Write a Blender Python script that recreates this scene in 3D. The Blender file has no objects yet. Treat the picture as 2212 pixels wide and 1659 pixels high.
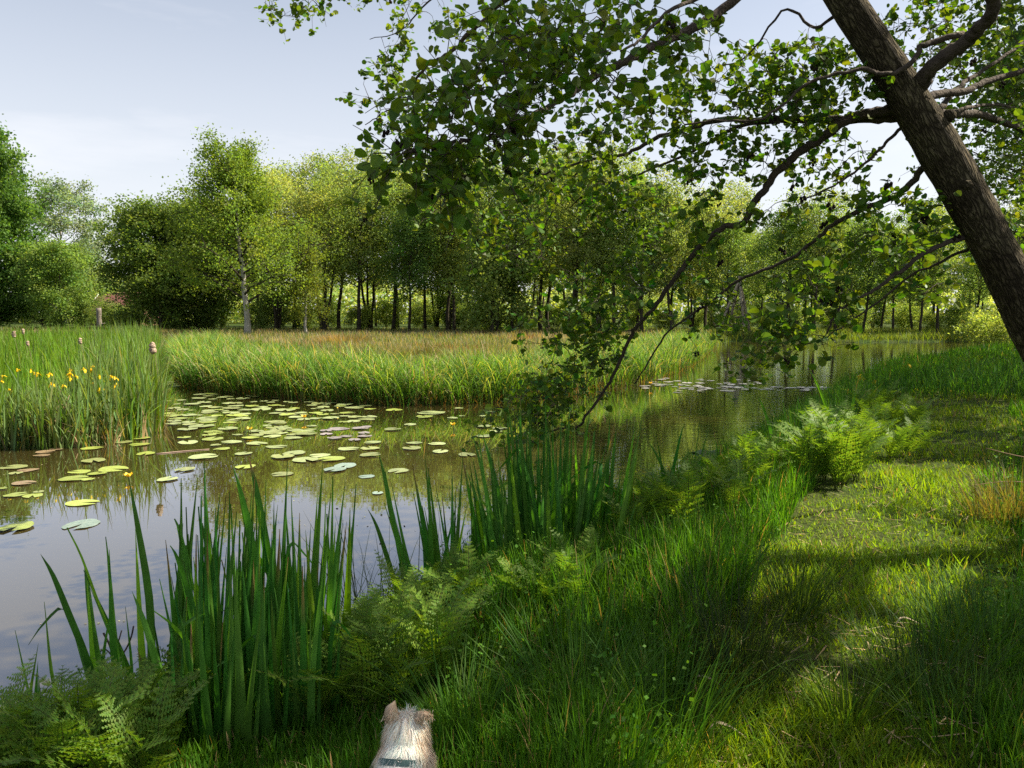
import bpy, math, random
import numpy as np
from mathutils import Vector, Matrix, kdtree, noise as mnoise

S = bpy.context.scene
R = math.radians
random.seed(7)
rng = np.random.RandomState(11)

# ------------------------------------------------------------------ camera, sky, sun, exposure
F = 1660.0                      # focal length in the 2212 x 1659 measuring frame
PITCH = R(5.4)
EYE = 2.0                       # eye height above the water
cd = bpy.data.cameras.new('camera')
cam = bpy.data.objects.new('camera', cd)
S.collection.objects.link(cam)
cam.location = (0, 0, EYE)
cam.rotation_euler = (R(90) - PITCH, 0, 0)
cd.sensor_width = 36.0
cd.lens = 36.0 * F / 2212.0
cd.clip_start = 0.05
cd.clip_end = 3000
S.camera = cam

SUN_AZ, SUN_EL = R(80), R(46)
SUN = np.array([math.sin(SUN_AZ) * math.cos(SUN_EL), math.cos(SUN_AZ) * math.cos(SUN_EL), math.sin(SUN_EL)])
W = bpy.data.worlds.new('World')
S.world = W
W.use_nodes = True
nt = W.node_tree
nt.nodes.clear()
wo = nt.nodes.new('ShaderNodeOutputWorld')
bg = nt.nodes.new('ShaderNodeBackground')
sky = nt.nodes.new('ShaderNodeTexSky')
sky.sky_type = 'NISHITA'
sky.sun_disc = False
sky.sun_elevation = SUN_EL
sky.sun_rotation = SUN_AZ
sky.air_density = 1.0
sky.dust_density = 2.2
sky.ozone_density = 1.0
bg.inputs['Strength'].default_value = 0.057
tc = nt.nodes.new('ShaderNodeTexCoord')
mp = nt.nodes.new('ShaderNodeMapping')
mp.inputs['Scale'].default_value = (1.0, 1.0, 5.0)
nz = nt.nodes.new('ShaderNodeTexNoise')
nz.inputs['Scale'].default_value = 2.6
nz.inputs['Detail'].default_value = 7
nz.inputs['Roughness'].default_value = 0.55
rp = nt.nodes.new('ShaderNodeValToRGB')
rp.color_ramp.elements[0].position = 0.52
rp.color_ramp.elements[0].color = (0, 0, 0, 1)
rp.color_ramp.elements[1].position = 0.80
rp.color_ramp.elements[1].color = (0.34, 0.33, 0.33, 1)
mx = nt.nodes.new('ShaderNodeMix')
mx.data_type = 'RGBA'
hz = nt.nodes.new('ShaderNodeMix')          # thin even summer veil over the blue
hz.data_type = 'RGBA'
sz_ = nt.nodes.new('ShaderNodeSeparateXYZ')
hm = nt.nodes.new('ShaderNodeMapRange')
hm.inputs['From Min'].default_value = 0.0
hm.inputs['From Max'].default_value = 0.42
hm.inputs['To Min'].default_value = 0.86
hm.inputs['To Max'].default_value = 0.24
nt.links.new(tc.outputs['Generated'], sz_.inputs[0])
nt.links.new(sz_.outputs['Z'], hm.inputs['Value'])
nt.links.new(hm.outputs['Result'], hz.inputs[0])
hz.inputs[7].default_value = (7.55, 7.65, 7.95, 1)
mx.inputs[7].default_value = (9.2, 8.9, 8.9, 1)
L = nt.links.new
L(tc.outputs['Generated'], mp.inputs['Vector'])
L(mp.outputs['Vector'], nz.inputs['Vector'])
L(nz.outputs['Fac'], rp.inputs['Fac'])
L(sky.outputs['Color'], hz.inputs[6])
L(hz.outputs[2], mx.inputs[6])
L(rp.outputs['Color'], mx.inputs[0])
L(mx.outputs[2], bg.inputs['Color'])
L(bg.outputs['Background'], wo.inputs['Surface'])

ld = bpy.data.lights.new('sun', 'SUN')
ld.energy = 4.6
ld.angle = R(0.5)
ld.color = (1.0, 0.91, 0.73)
lo = bpy.data.objects.new('sun', ld)
lo.rotation_euler = Vector(SUN).to_track_quat('Z', 'Y').to_euler()
lo.location = (20, 20, 40)
S.collection.objects.link(lo)

S.view_settings.view_transform = 'Standard'
S.view_settings.look = 'None'
S.view_settings.gamma = 1.0
S.view_settings.exposure = 1.36
S.render.engine = 'CYCLES'
cy = S.cycles
cy.max_bounces = 12
cy.diffuse_bounces = 8
cy.glossy_bounces = 3
cy.transmission_bounces = 4
cy.transparent_max_bounces = 4
cy.caustics_reflective = False
cy.caustics_refractive = False
cy.sample_clamp_indirect = 6
cy.use_denoising = False
try:
    cy.denoiser = 'OPENIMAGEDENOISE'
    cy.denoising_input_passes = 'RGB_ALBEDO_NORMAL'
    cy.denoising_prefilter = 'ACCURATE'
except Exception:
    pass

# ------------------------------------------------------------------ helpers
CP, SP = math.cos(PITCH), math.sin(PITCH)


def ray(px, py):
    a, b = (px - 1106.0) / F, -(py - 829.5) / F
    return np.array([a, CP + b * SP, -SP + b * CP])


def at(px, py, Y):
    d = ray(px, py)
    return np.array([0, 0, EYE]) + d * (Y / d[1])


def on(px, py, z=0.0):
    d = ray(px, py)
    return np.array([0, 0, EYE]) + d * ((z - EYE) / d[2])


def link(o):
    S.collection.objects.link(o)
    return o


def tag(o, label=None, cat=None, group=None, kind=None):
    if label: o['label'] = label
    if cat: o['category'] = cat
    if group: o['group'] = group
    if kind: o['kind'] = kind
    return o


def empty(name, loc, rz=0.0):
    o = bpy.data.objects.new(name, None)
    o.location = [float(c) for c in loc]
    o.rotation_euler = (0, 0, rz)
    o.empty_display_size = 0.2
    return link(o)


def copy_tree(o, parent=None):
    c = o.copy()
    link(c)
    c.parent = parent
    for ch in list(o.children):
        copy_tree(ch, c)
    return c


class MB:
    """collects vertices and polygons (numpy) and makes ONE mesh object"""

    def __init__(s):
        s.V, s.T, s.P, s.n = [], [], [], 0

    def add(s, V, polys, tint=None):
        V = np.asarray(V, float).reshape(-1, 3)
        for p in (polys if isinstance(polys, list) else [polys]):
            s.P.append(np.asarray(p, int) + s.n)
        s.V.append(V)
        if tint is None: tint = (1, 1, 1)
        tint = np.asarray(tint, float)
        s.T.append(np.broadcast_to(tint, (len(V), 3)))
        s.n += len(V)
        return s

    def mesh(s, name, mats, smooth=True):
        V = np.concatenate(s.V)
        T = np.concatenate(s.T)
        me = bpy.data.meshes.new(name)
        lt = np.concatenate([np.full(len(p), p.shape[1]) for p in s.P])
        lv = np.concatenate([p.ravel() for p in s.P])
        ls = np.concatenate([[0], np.cumsum(lt)[:-1]])
        me.vertices.add(len(V))
        me.vertices.foreach_set('co', V.astype(np.float32).ravel())
        me.loops.add(len(lv))
        me.loops.foreach_set('vertex_index', lv.astype(np.int32))
        me.polygons.add(len(lt))
        me.polygons.foreach_set('loop_start', ls.astype(np.int32))
        me.polygons.foreach_set('loop_total', lt.astype(np.int32))
        me.polygons.foreach_set('use_smooth', np.full(len(lt), smooth))
        a = me.attributes.new('tint', 'FLOAT_COLOR', 'POINT')
        a.data.foreach_set('color', np.hstack([T, np.ones((len(T), 1))]).astype(np.float32).ravel())
        me.update(calc_edges=True)
        me.validate()
        for m in (mats if isinstance(mats, (list, tuple)) else [mats]):
            me.materials.append(m)
        return me

    def build(s, name, mat, parent=None, smooth=True):
        o = bpy.data.objects.new(name, s.mesh(name, mat, smooth))
        link(o)
        if parent: o.parent = parent
        return o


def nrm(v):
    v = np.asarray(v, float)
    return v / (np.linalg.norm(v, axis=-1, keepdims=True) + 1e-9)


def tube(mb, P, r, n=6, tint=(1, 1, 1), cap=True, rough=0.0):
    P = np.asarray(P, float)
    m = len(P)
    r = np.broadcast_to(np.asarray(r, float), (m,))
    T = nrm(np.gradient(P, axis=0))
    up = np.array([0, 0, 1.0]) if abs(T[0][2]) < 0.9 else np.array([1.0, 0, 0])
    A = nrm(np.cross(T, up))
    B = np.cross(T, A)
    th = np.linspace(0, 2 * math.pi, n, endpoint=False)
    rr = np.repeat(r[:, None], n, 1)
    if rough: rr = rr * (1 + rough * (rng.rand(m, n) - 0.5))
    V = P[:, None, :] + rr[..., None] * (np.cos(th)[None, :, None] * A[:, None, :] + np.sin(th)[None, :, None] * B[:, None, :])
    i, j = np.meshgrid(np.arange(m - 1), np.arange(n), indexing='ij')
    a = i * n + j
    b = i * n + (j + 1) % n
    q = np.stack([a, b, b + n, a + n], -1).reshape(-1, 4)
    polys = [q]
    if cap: polys += [np.arange(n)[None, ::-1], (np.arange(n) + (m - 1) * n)[None]]
    mb.add(V.reshape(-1, 3), polys, tint)


def smooth_path(P, k=4):
    """Catmull-Rom through the points; extra columns are interpolated too"""
    P = np.asarray(P, float)
    Q = np.vstack([2 * P[0] - P[1], P, 2 * P[-1] - P[-2]])
    out = []
    for i in range(len(P) - 1):
        a, b, c, d = Q[i:i + 4]
        for t in np.linspace(0, 1, k, endpoint=False):
            out.append(0.5 * (2 * b + (c - a) * t + (2 * a - 5 * b + 4 * c - d) * t * t + (3 * b - 3 * c + d - a) * t ** 3))
    out.append(P[-1])
    return np.array(out)


def blades(mb, P, h, az, lean, droop, w, seg, tint, twist=None, p=2.2, tipt=None):
    """N flat leaves: base P, length h, leaning lean and drooping droop towards az"""
    N = len(P)
    h, az, lean, droop, w = [np.broadcast_to(np.asarray(q, float), (N,))[:, None] for q in (h, az, lean, droop, w)]
    t = np.linspace(0, 1, seg + 1)[None]
    off = h * (lean * t + droop * 0.75 * t ** 2.4)
    z = h * (t * np.sqrt(np.clip(1 - lean ** 2 * 0.5, 0.2, 1)) - droop * 0.62 * t ** 3)
    tw = (rng.rand(N, 1) - 0.5) * 1.6 if twist is None else np.broadcast_to(np.asarray(twist, float), (N,))[:, None]
    wa = az + math.pi / 2 + tw
    C = np.stack([P[:, 0:1] + np.cos(az) * off, P[:, 1:2] + np.sin(az) * off, P[:, 2:3] + z], -1)
    ww = 0.5 * w * np.clip(0.55 + 1.2 * t, 0, 1) * (1 - t ** p) + 0.0004
    D = np.stack([np.cos(wa) * ww, np.sin(wa) * ww, 0 * ww], -1)
    V = np.stack([C - D, C + D], 2)                      # N, seg+1, 2, 3
    base = np.arange(N)[:, None] * (2 * (seg + 1)) + np.arange(seg)[None] * 2
    q = np.stack([base, base + 1, base + 3, base + 2], -1).reshape(-1, 4)
    tint = np.asarray(tint, float)
    if tint.ndim == 1: tint = np.broadcast_to(tint, (N, 3))
    TT = np.repeat(tint[:, None], seg + 1, 1)
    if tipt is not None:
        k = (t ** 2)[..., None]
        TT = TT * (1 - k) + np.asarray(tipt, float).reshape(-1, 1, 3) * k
    TT = np.repeat(TT[:, :, None], 2, 2)
    mb.add(V.reshape(-1, 3), q, TT.reshape(-1, 3))


def vary(base, n, v=0.25, hue=0.12):
    """n colours round a base colour"""
    b = np.asarray(base, float)
    k = 1 + v * (rng.rand(n, 1) - 0.5) * 2
    c = b[None] * k
    c[:, 0] *= 1 + hue * rng.randn(n)
    return np.clip(c, 0.002, 0.95)


# leaf outlines (x across, y along), folded along the midrib
def leaf_set(mb, C, size, nrmv, tint, kind='diamond', fold=0.25):
    """leaves at C with facing normals nrmv, random roll"""
    N = len(C)
    Z = nrm(nrmv)
    rnd = nrm(rng.randn(N, 3))
    X = nrm(np.cross(Z, rnd))
    Y = np.cross(Z, X)
    if kind == 'diamond':
        O = np.array([[0, -.5, 0], [.36, .02, .12], [0, .5, 0], [-.36, .02, .12]])
        polys = [np.array([[0, 1, 2, 3]])]
    elif kind == 'round':
        O = np.array([[0, -.5, 0], [.30, -.30, .3], [.46, .05, .45], [.30, .40, .3], [0, .43, 0], [-.30, .40, .3], [-.46, .05, .45], [-.30, -.30, .3]])
        polys = [np.array([[0, 1, 2, 3, 4]]), np.array([[0, 4, 5, 6, 7]])]
    O = O * np.array([1, 1, fold])
    s = np.broadcast_to(np.asarray(size, float), (N,))[:, None, None]
    V = C[:, None] + s * (O[None, :, 0:1] * X[:, None] + O[None, :, 1:2] * Y[:, None] + O[None, :, 2:3] * Z[:, None])
    k = len(O)
    PP = [(np.arange(N)[:, None] * k + p).reshape(-1, p.shape[1]) for p in polys]
    mb.add(V.reshape(-1, 3), PP, np.repeat(np.asarray(tint, float), k, 0) if np.ndim(tint) == 2 else tint)


def fbm(x, y, s, seed=0.0):
    return np.array([mnoise.fractal(Vector((float(a) * s + seed, float(b) * s - seed, seed)), 1.0, 2.0, 4) for a, b in zip(np.ravel(x), np.ravel(y))]).reshape(np.shape(x))


def vnoise(x, y, s=1.0, seed=0):
    """cheap smooth value noise in -1..1 (vectorised)"""
    x = np.asarray(x, float) * s + seed * 17.3
    y = np.asarray(y, float) * s - seed * 9.1
    xi, yi = np.floor(x), np.floor(y)
    fx, fy = x - xi, y - yi
    fx, fy = fx * fx * (3 - 2 * fx), fy * fy * (3 - 2 * fy)

    def hsh(a, b):
        v = np.sin(a * 127.1 + b * 311.7 + seed * 3.7) * 43758.5453
        return v - np.floor(v)
    a, b, c, d = hsh(xi, yi), hsh(xi + 1, yi), hsh(xi, yi + 1), hsh(xi + 1, yi + 1)
    return 2 * ((a * (1 - fx) + b * fx) * (1 - fy) + (c * (1 - fx) + d * fx) * fy) - 1


ORD = 'first second third fourth fifth sixth seventh eighth ninth tenth eleventh twelfth thirteenth fourteenth fifteenth sixteenth seventeenth eighteenth nineteenth twentieth'.split()
TENS = {2: 'twenty', 3: 'thirty', 4: 'forty', 5: 'fifty', 6: 'sixty', 7: 'seventy', 8: 'eighty', 9: 'ninety'}


def ordinal(i):
    if i < 20: return ORD[i]
    t, u = divmod(i + 1, 10)
    if u == 0: return TENS[t][:-1] + 'ieth'
    return TENS[t] + '-' + ORD[u - 1]


# ------------------------------------------------------------------ materials
def nodes(name):
    m = bpy.data.materials.new(name)
    m.use_nodes = True
    t = m.node_tree
    t.nodes.clear()
    o = t.nodes.new('ShaderNodeOutputMaterial')
    return m, t, o


def leafmat(name, transl=0.4, rough=0.45, spec=0.3, tmul=(1.7, 1.55, 0.55), var=0.18, noise=0.0, gain=1.0):
    m, t, o = nodes(name)
    at_ = t.nodes.new('ShaderNodeAttribute')
    at_.attribute_name = 'tint'
    oi = t.nodes.new('ShaderNodeObjectInfo')
    mr = t.nodes.new('ShaderNodeMapRange')
    mr.inputs['To Min'].default_value = (1 - var) * gain
    mr.inputs['To Max'].default_value = (1 + var) * gain
    t.links.new(oi.outputs['Random'], mr.inputs['Value'])
    hs = t.nodes.new('ShaderNodeHueSaturation')
    hu = t.nodes.new('ShaderNodeMapRange')
    hu.inputs['To Min'].default_value = 0.5 + 0.06 * var
    hu.inputs['To Max'].default_value = 0.5 - 0.06 * var
    t.links.new(oi.outputs['Random'], hu.inputs['Value'])
    t.links.new(hu.outputs['Result'], hs.inputs['Hue'])
    t.links.new(mr.outputs['Result'], hs.inputs['Value'])
    t.links.new(at_.outputs['Color'], hs.inputs['Color'])
    col = hs.outputs['Color']
    if noise:
        tcn = t.nodes.new('ShaderNodeNewGeometry')
        n = t.nodes.new('ShaderNodeTexNoise')
        n.inputs['Scale'].default_value = noise
        n.inputs['Detail'].default_value = 3
        t.links.new(tcn.outputs['Position'], n.inputs['Vector'])
        mm = t.nodes.new('ShaderNodeMapRange')
        mm.inputs['To Min'].default_value = 0.65
        mm.inputs['To Max'].default_value = 1.35
        t.links.new(n.outputs['Fac'], mm.inputs['Value'])
        vm = t.nodes.new('ShaderNodeVectorMath')
        vm.operation = 'SCALE'
        t.links.new(col, vm.inputs[0])
        t.links.new(mm.outputs['Result'], vm.inputs['Scale'])
        col = vm.outputs['Vector']
    pb = t.nodes.new('ShaderNodeBsdfPrincipled')
    pb.inputs['Roughness'].default_value = rough
    pb.inputs['Specular IOR Level'].default_value = spec
    tl = t.nodes.new('ShaderNodeBsdfTranslucent')
    mu = t.nodes.new('ShaderNodeVectorMath')
    mu.operation = 'MULTIPLY'
    mu.inputs[1].default_value = tmul
    t.links.new(col, mu.inputs[0])
    t.links.new(col, pb.inputs['Base Color'])
    t.links.new(mu.outputs['Vector'], tl.inputs['Color'])
    mix = t.nodes.new('ShaderNodeMixShader')
    mix.inputs[0].default_value = transl
    t.links.new(pb.outputs[0], mix.inputs[1])
    t.links.new(tl.outputs[0], mix.inputs[2])
    t.links.new(mix.outputs[0], o.inputs['Surface'])
    return m


def plain(name, col, rough=0.8, spec=0.3, noise=None, col2=None, bump=0.0, bscale=None, stretch=(1, 1, 1), tint=False, metal=0.0):
    m, t, o = nodes(name)
    pb = t.nodes.new('ShaderNodeBsdfPrincipled')
    pb.inputs['Roughness'].default_value = rough
    pb.inputs['Specular IOR Level'].default_value = spec
    pb.inputs['Metallic'].default_value = metal
    pb.inputs['Base Color'].default_value = (*col, 1)
    t.links.new(pb.outputs[0], o.inputs['Surface'])
    if noise:
        tcn = t.nodes.new('ShaderNodeTexCoord')
        mp = t.nodes.new('ShaderNodeMapping')
        mp.inputs['Scale'].default_value = stretch
        t.links.new(tcn.outputs['Object'], mp.inputs['Vector'])
        n = t.nodes.new('ShaderNodeTexNoise')
        n.inputs['Scale'].default_value = noise
        n.inputs['Detail'].default_value = 6
        n.inputs['Roughness'].default_value = 0.65
        t.links.new(mp.outputs['Vector'], n.inputs['Vector'])
        rp = t.nodes.new('ShaderNodeValToRGB')
        rp.color_ramp.elements[0].position = 0.35
        rp.color_ramp.elements[1].position = 0.68
        rp.color_ramp.elements[0].color = (*col, 1)
        rp.color_ramp.elements[1].color = (*(col2 or col), 1)
        t.links.new(n.outputs['Fac'], rp.inputs['Fac'])
        t.links.new(rp.outputs['Color'], pb.inputs['Base Color'])
        if bump:
            n2 = t.nodes.new('ShaderNodeTexNoise')
            n2.inputs['Scale'].default_value = bscale or noise
            n2.inputs['Detail'].default_value = 5
            t.links.new(mp.outputs['Vector'], n2.inputs['Vector'])
            b = t.nodes.new('ShaderNodeBump')
            b.inputs['Strength'].default_value = bump
            b.inputs['Distance'].default_value = 0.05
            t.links.new(n2.outputs['Fac'], b.inputs['Height'])
            t.links.new(b.outputs['Normal'], pb.inputs['Normal'])
    return m


M = {}
M['far_leaf'] = leafmat('distant_foliage', transl=0.5, rough=0.55, spec=0.15, tmul=(1.5, 1.42, 0.55), var=0.18, gain=1.14)
M['alder_leaf'] = leafmat('alder_leaf', transl=0.42, rough=0.5, spec=0.22, tmul=(2.0, 1.75, 0.35), var=0.05)
M['grass'] = leafmat('grass_blade', transl=0.42, rough=0.55, spec=0.14, tmul=(1.75, 1.6, 0.4), var=0.05)
M['iris'] = leafmat('iris_leaf', transl=0.36, rough=0.5, spec=0.2, tmul=(1.5, 1.7, 0.4), var=0.15, noise=9.0)
M['fern'] = leafmat('fern_frond', transl=0.42, rough=0.5, spec=0.2, tmul=(1.7, 1.6, 0.45), var=0.16)
M['dry'] = leafmat('dry_stem', transl=0.15, rough=0.7, spec=0.15, tmul=(1, 0.95, 0.8), var=0.1)
M['petal'] = leafmat('yellow_petal', transl=0.3, rough=0.5, spec=0.2, tmul=(1.1, 1.0, 0.5), var=0.1)
M['fur'] = leafmat('dog_fur', transl=0.2, rough=0.55, spec=0.25, tmul=(1, 0.95, 0.9), var=0.0)
def bark_mat():
    m, t, o = nodes('alder_bark')
    pb = t.nodes.new('ShaderNodeBsdfPrincipled'); pb.inputs['Roughness'].default_value = .92; pb.inputs['Specular IOR Level'].default_value = .12
    tcn = t.nodes.new('ShaderNodeTexCoord')
    rt = t.nodes.new('ShaderNodeMapping'); rt.inputs['Rotation'].default_value = (0, R(31), 0)
    st_ = t.nodes.new('ShaderNodeMapping'); st_.inputs['Scale'].default_value = (1, 1, .2)
    t.links.new(tcn.outputs['Object'], rt.inputs['Vector']); t.links.new(rt.outputs['Vector'], st_.inputs['Vector'])
    wn = t.nodes.new('ShaderNodeTexNoise'); wn.inputs['Scale'].default_value = 14; wn.inputs['Detail'].default_value = 4
    t.links.new(st_.outputs['Vector'], wn.inputs['Vector'])
    wm = t.nodes.new('ShaderNodeVectorMath'); wm.operation = 'MULTIPLY_ADD'; wm.inputs[1].default_value = (.16, .16, .10)
    t.links.new(wn.outputs['Color'], wm.inputs[0]); t.links.new(st_.outputs['Vector'], wm.inputs[2])
    vo = t.nodes.new('ShaderNodeTexVoronoi'); vo.feature = 'DISTANCE_TO_EDGE'; vo.inputs['Scale'].default_value = 42
    t.links.new(wm.outputs['Vector'], vo.inputs['Vector'])
    cr = t.nodes.new('ShaderNodeValToRGB')
    cr.color_ramp.elements[0].position = 0.0; cr.color_ramp.elements[0].color = (.022, .017, .012, 1)
    cr.color_ramp.elements[1].position = .34; cr.color_ramp.elements[1].color = (.135, .112, .080, 1)
    t.links.new(vo.outputs['Distance'], cr.inputs['Fac'])
    n2 = t.nodes.new('ShaderNodeTexNoise'); n2.inputs['Scale'].default_value = 5; n2.inputs['Detail'].default_value = 6
    t.links.new(rt.outputs['Vector'], n2.inputs['Vector'])
    r2 = t.nodes.new('ShaderNodeValToRGB')
    r2.color_ramp.elements[0].position = .35; r2.color_ramp.elements[0].color = (.55, .5, .42, 1)
    r2.color_ramp.elements[1].position = .7; r2.color_ramp.elements[1].color = (1.25, 1.25, 1.05, 1)
    t.links.new(n2.outputs['Fac'], r2.inputs['Fac'])
    mu = t.nodes.new('ShaderNodeMix'); mu.data_type = 'RGBA'; mu.blend_type = 'MULTIPLY'; mu.inputs[0].default_value = 1
    t.links.new(cr.outputs['Color'], mu.inputs[6]); t.links.new(r2.outputs['Color'], mu.inputs[7])
    t.links.new(mu.outputs[2], pb.inputs['Base Color'])
    b = t.nodes.new('ShaderNodeBump'); b.inputs['Strength'].default_value = 1; b.inputs['Distance'].default_value = .03
    t.links.new(vo.outputs['Distance'], b.inputs['Height']); t.links.new(b.outputs['Normal'], pb.inputs['Normal'])
    t.links.new(pb.outputs[0], o.inputs['Surface'])
    return m


M['bark_alder'] = bark_mat()
M['twig'] = plain('alder_twig', (0.045, 0.033, 0.026), 0.85, 0.2, noise=14, col2=(0.08, 0.06, 0.045), bump=0.5, bscale=40)
M['bark_far'] = plain('dark_bark', (0.030, 0.026, 0.018), 0.9, 0.1, noise=5, col2=(0.075, 0.062, 0.045), bump=0.6, bscale=10, stretch=(1, 1, .3))
M['bark_pale'] = plain('pale_bark', (0.23, 0.21, 0.18), 0.85, 0.15, noise=4, col2=(0.46, 0.43, 0.38), bump=0.4, bscale=9, stretch=(1, 1, 1.6))
M['cone'] = plain('alder_cone', (0.016, 0.011, 0.010), 0.85, 0.1, noise=60, col2=(0.035, 0.022, 0.018), bump=0.8, bscale=120)

# ------------------------------------------------------------------ ground and water
WATER_PX = [(-1500, 1900), (-300, 1640), (150, 1580), (420, 1530), (600, 1450), (780, 1330), (1000, 1205), (1250, 1115), (1430, 1050), (1590, 985), (1700, 915), (1790, 860), (1900, 806), (2050, 770), (2250, 752), (2700, 740),
            (3000, 722), (2212, 733), (2000, 739), (1850, 740), (1740, 739), (1640, 736), (1575, 738), (1545, 748), (1515, 775), (1475, 800), (1400, 826), (1300, 842), (1150, 862), (1000, 873), (850, 876), (650, 863), (500, 850), (405, 838),
            (368, 806), (366, 775), (352, 775), (345, 806), (352, 850), (347, 925), (335, 940), (240, 957), (100, 973), (0, 968), (-400, 985), (-1500, 1010)]
WPOLY = np.array([on(x, y)[:2] for x, y in WATER_PX])


def sdist(x, y, poly=WPOLY):
    """signed distance to the water outline: positive on land"""
    x = np.asarray(x, float); y = np.asarray(y, float)
    d = np.full(x.shape, 1e9)
    inside = np.zeros(x.shape, bool)
    n = len(poly)
    for i in range(n):
        ax, ay = poly[i]
        bx, by = poly[(i + 1) % n]
        ex, ey = bx - ax, by - ay
        t = np.clip(((x - ax) * ex + (y - ay) * ey) / (ex * ex + ey * ey + 1e-12), 0, 1)
        d = np.minimum(d, np.hypot(x - ax - t * ex, y - ay - t * ey))
        if abs(ey) > 1e-12:
            c = ((ay > y) != (by > y)) & (x < ex * (y - ay) / ey + ax)
            inside ^= c
    return np.where(inside, -d, d)


NEAR_LINE = np.array([on(x, y)[:2] for x, y in WATER_PX[1:16]])
REED_EDGE = np.array([on(349, 930)[:2], on(345, 760)[:2], on(300, 715)[:2]])


def is_near(x, y):
    """on the near bank (the camera's side of the pond)"""
    yy = np.interp(x, NEAR_LINE[:, 0], NEAR_LINE[:, 1])
    return y < yy + 1.0


def sstep(a, b, x):
    t = np.clip((x - a) / (b - a), 0, 1)
    return t * t * (3 - 2 * t)


def height(x, y):
    x = np.asarray(x, float); y = np.asarray(y, float)
    d = sdist(x, y)
    near = is_near(x, y)
    reed = (~near) & (x < -4.6 * (y / 10.0) * 0.97) & (y < 45)
    hn = 0.10 * sstep(0, 0.15, d) + 0.30 * sstep(0.1, 1.5, d)
    hf = 0.12 * sstep(0, 0.3, d) + 0.10 * sstep(0.3, 5, d)
    hr = 0.03 * sstep(0, 0.5, d) + 0.12 * sstep(4, 14, d)
    h = np.where(near, hn, np.where(reed, hr, hf))
    h = h + np.clip(d, 0, 1) * (0.035 * vnoise(x, y, 1.3, 3) + 0.02 * vnoise(x, y, 3.1, 4))
    h = np.where(d < 0, -np.clip(-d * 0.7, 0, 1.1) - 0.02, h)
    return h


def sgrid(lo_, hi_, n, s=3.0):
    return s * np.sinh(np.linspace(math.asinh(lo_ / s), math.asinh(hi_ / s), n))


gx = sgrid(-700, 700, 560, 5.0)
gy = np.concatenate([-sgrid(0.3, 120, 40)[::-1], sgrid(0, 900, 560, 6.0)])
GX, GY = np.meshgrid(gx, gy, indexing='ij')
GZ = height(GX.ravel(), GY.ravel())
mb = MB()
ny = len(gy)
i, j = np.meshgrid(np.arange(len(gx) - 1), np.arange(ny - 1), indexing='ij')
a = i * ny + j
mb.add(np.stack([GX.ravel(), GY.ravel(), GZ], -1), np.stack([a, a + ny, a + ny + 1, a + 1], -1).reshape(-1, 4))


def ground_mat():
    m, t, o = nodes('earth_and_moss')
    pb = t.nodes.new('ShaderNodeBsdfPrincipled')
    pb.inputs['Roughness'].default_value = 0.95
    pb.inputs['Specular IOR Level'].default_value = 0.1
    g = t.nodes.new('ShaderNodeNewGeometry')
    n1 = t.nodes.new('ShaderNodeTexNoise'); n1.inputs['Scale'].default_value = 0.9; n1.inputs['Detail'].default_value = 6
    n2 = t.nodes.new('ShaderNodeTexNoise'); n2.inputs['Scale'].default_value = 22; n2.inputs['Detail'].default_value = 5
    for n in (n1, n2): t.links.new(g.outputs['Position'], n.inputs['Vector'])
    r1 = t.nodes.new('ShaderNodeValToRGB')
    r1.color_ramp.elements[0].position = 0.40; r1.color_ramp.elements[0].color = (0.030, 0.060, 0.010, 1)
    r1.color_ramp.elements[1].position = 0.66; r1.color_ramp.elements[1].color = (0.062, 0.075, 0.022, 1)
    r2 = t.nodes.new('ShaderNodeValToRGB')
    r2.color_ramp.elements[0].position = 0.3; r2.color_ramp.elements[0].color = (0.45, 0.45, 0.45, 1)
    r2.color_ramp.elements[1].position = 0.75; r2.color_ramp.elements[1].color = (1.5, 1.45, 1.3, 1)
    t.links.new(n1.outputs['Fac'], r1.inputs['Fac'])
    t.links.new(n2.outputs['Fac'], r2.inputs['Fac'])
    mu = t.nodes.new('ShaderNodeMix'); mu.data_type = 'RGBA'; mu.blend_type = 'MULTIPLY'; mu.inputs[0].default_value = 1
    t.links.new(r1.outputs['Color'], mu.inputs[6]); t.links.new(r2.outputs['Color'], mu.inputs[7])
    t.links.new(mu.outputs[2], pb.inputs['Base Color'])
    b = t.nodes.new('ShaderNodeBump'); b.inputs['Strength'].default_value = 0.9; b.inputs['Distance'].default_value = 0.04
    t.links.new(n2.outputs['Fac'], b.inputs['Height']); t.links.new(b.outputs['Normal'], pb.inputs['Normal'])
    t.links.new(pb.outputs[0], o.inputs['Surface'])
    return m


tag(mb.build('ground', ground_mat()), kind='structure')


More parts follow.
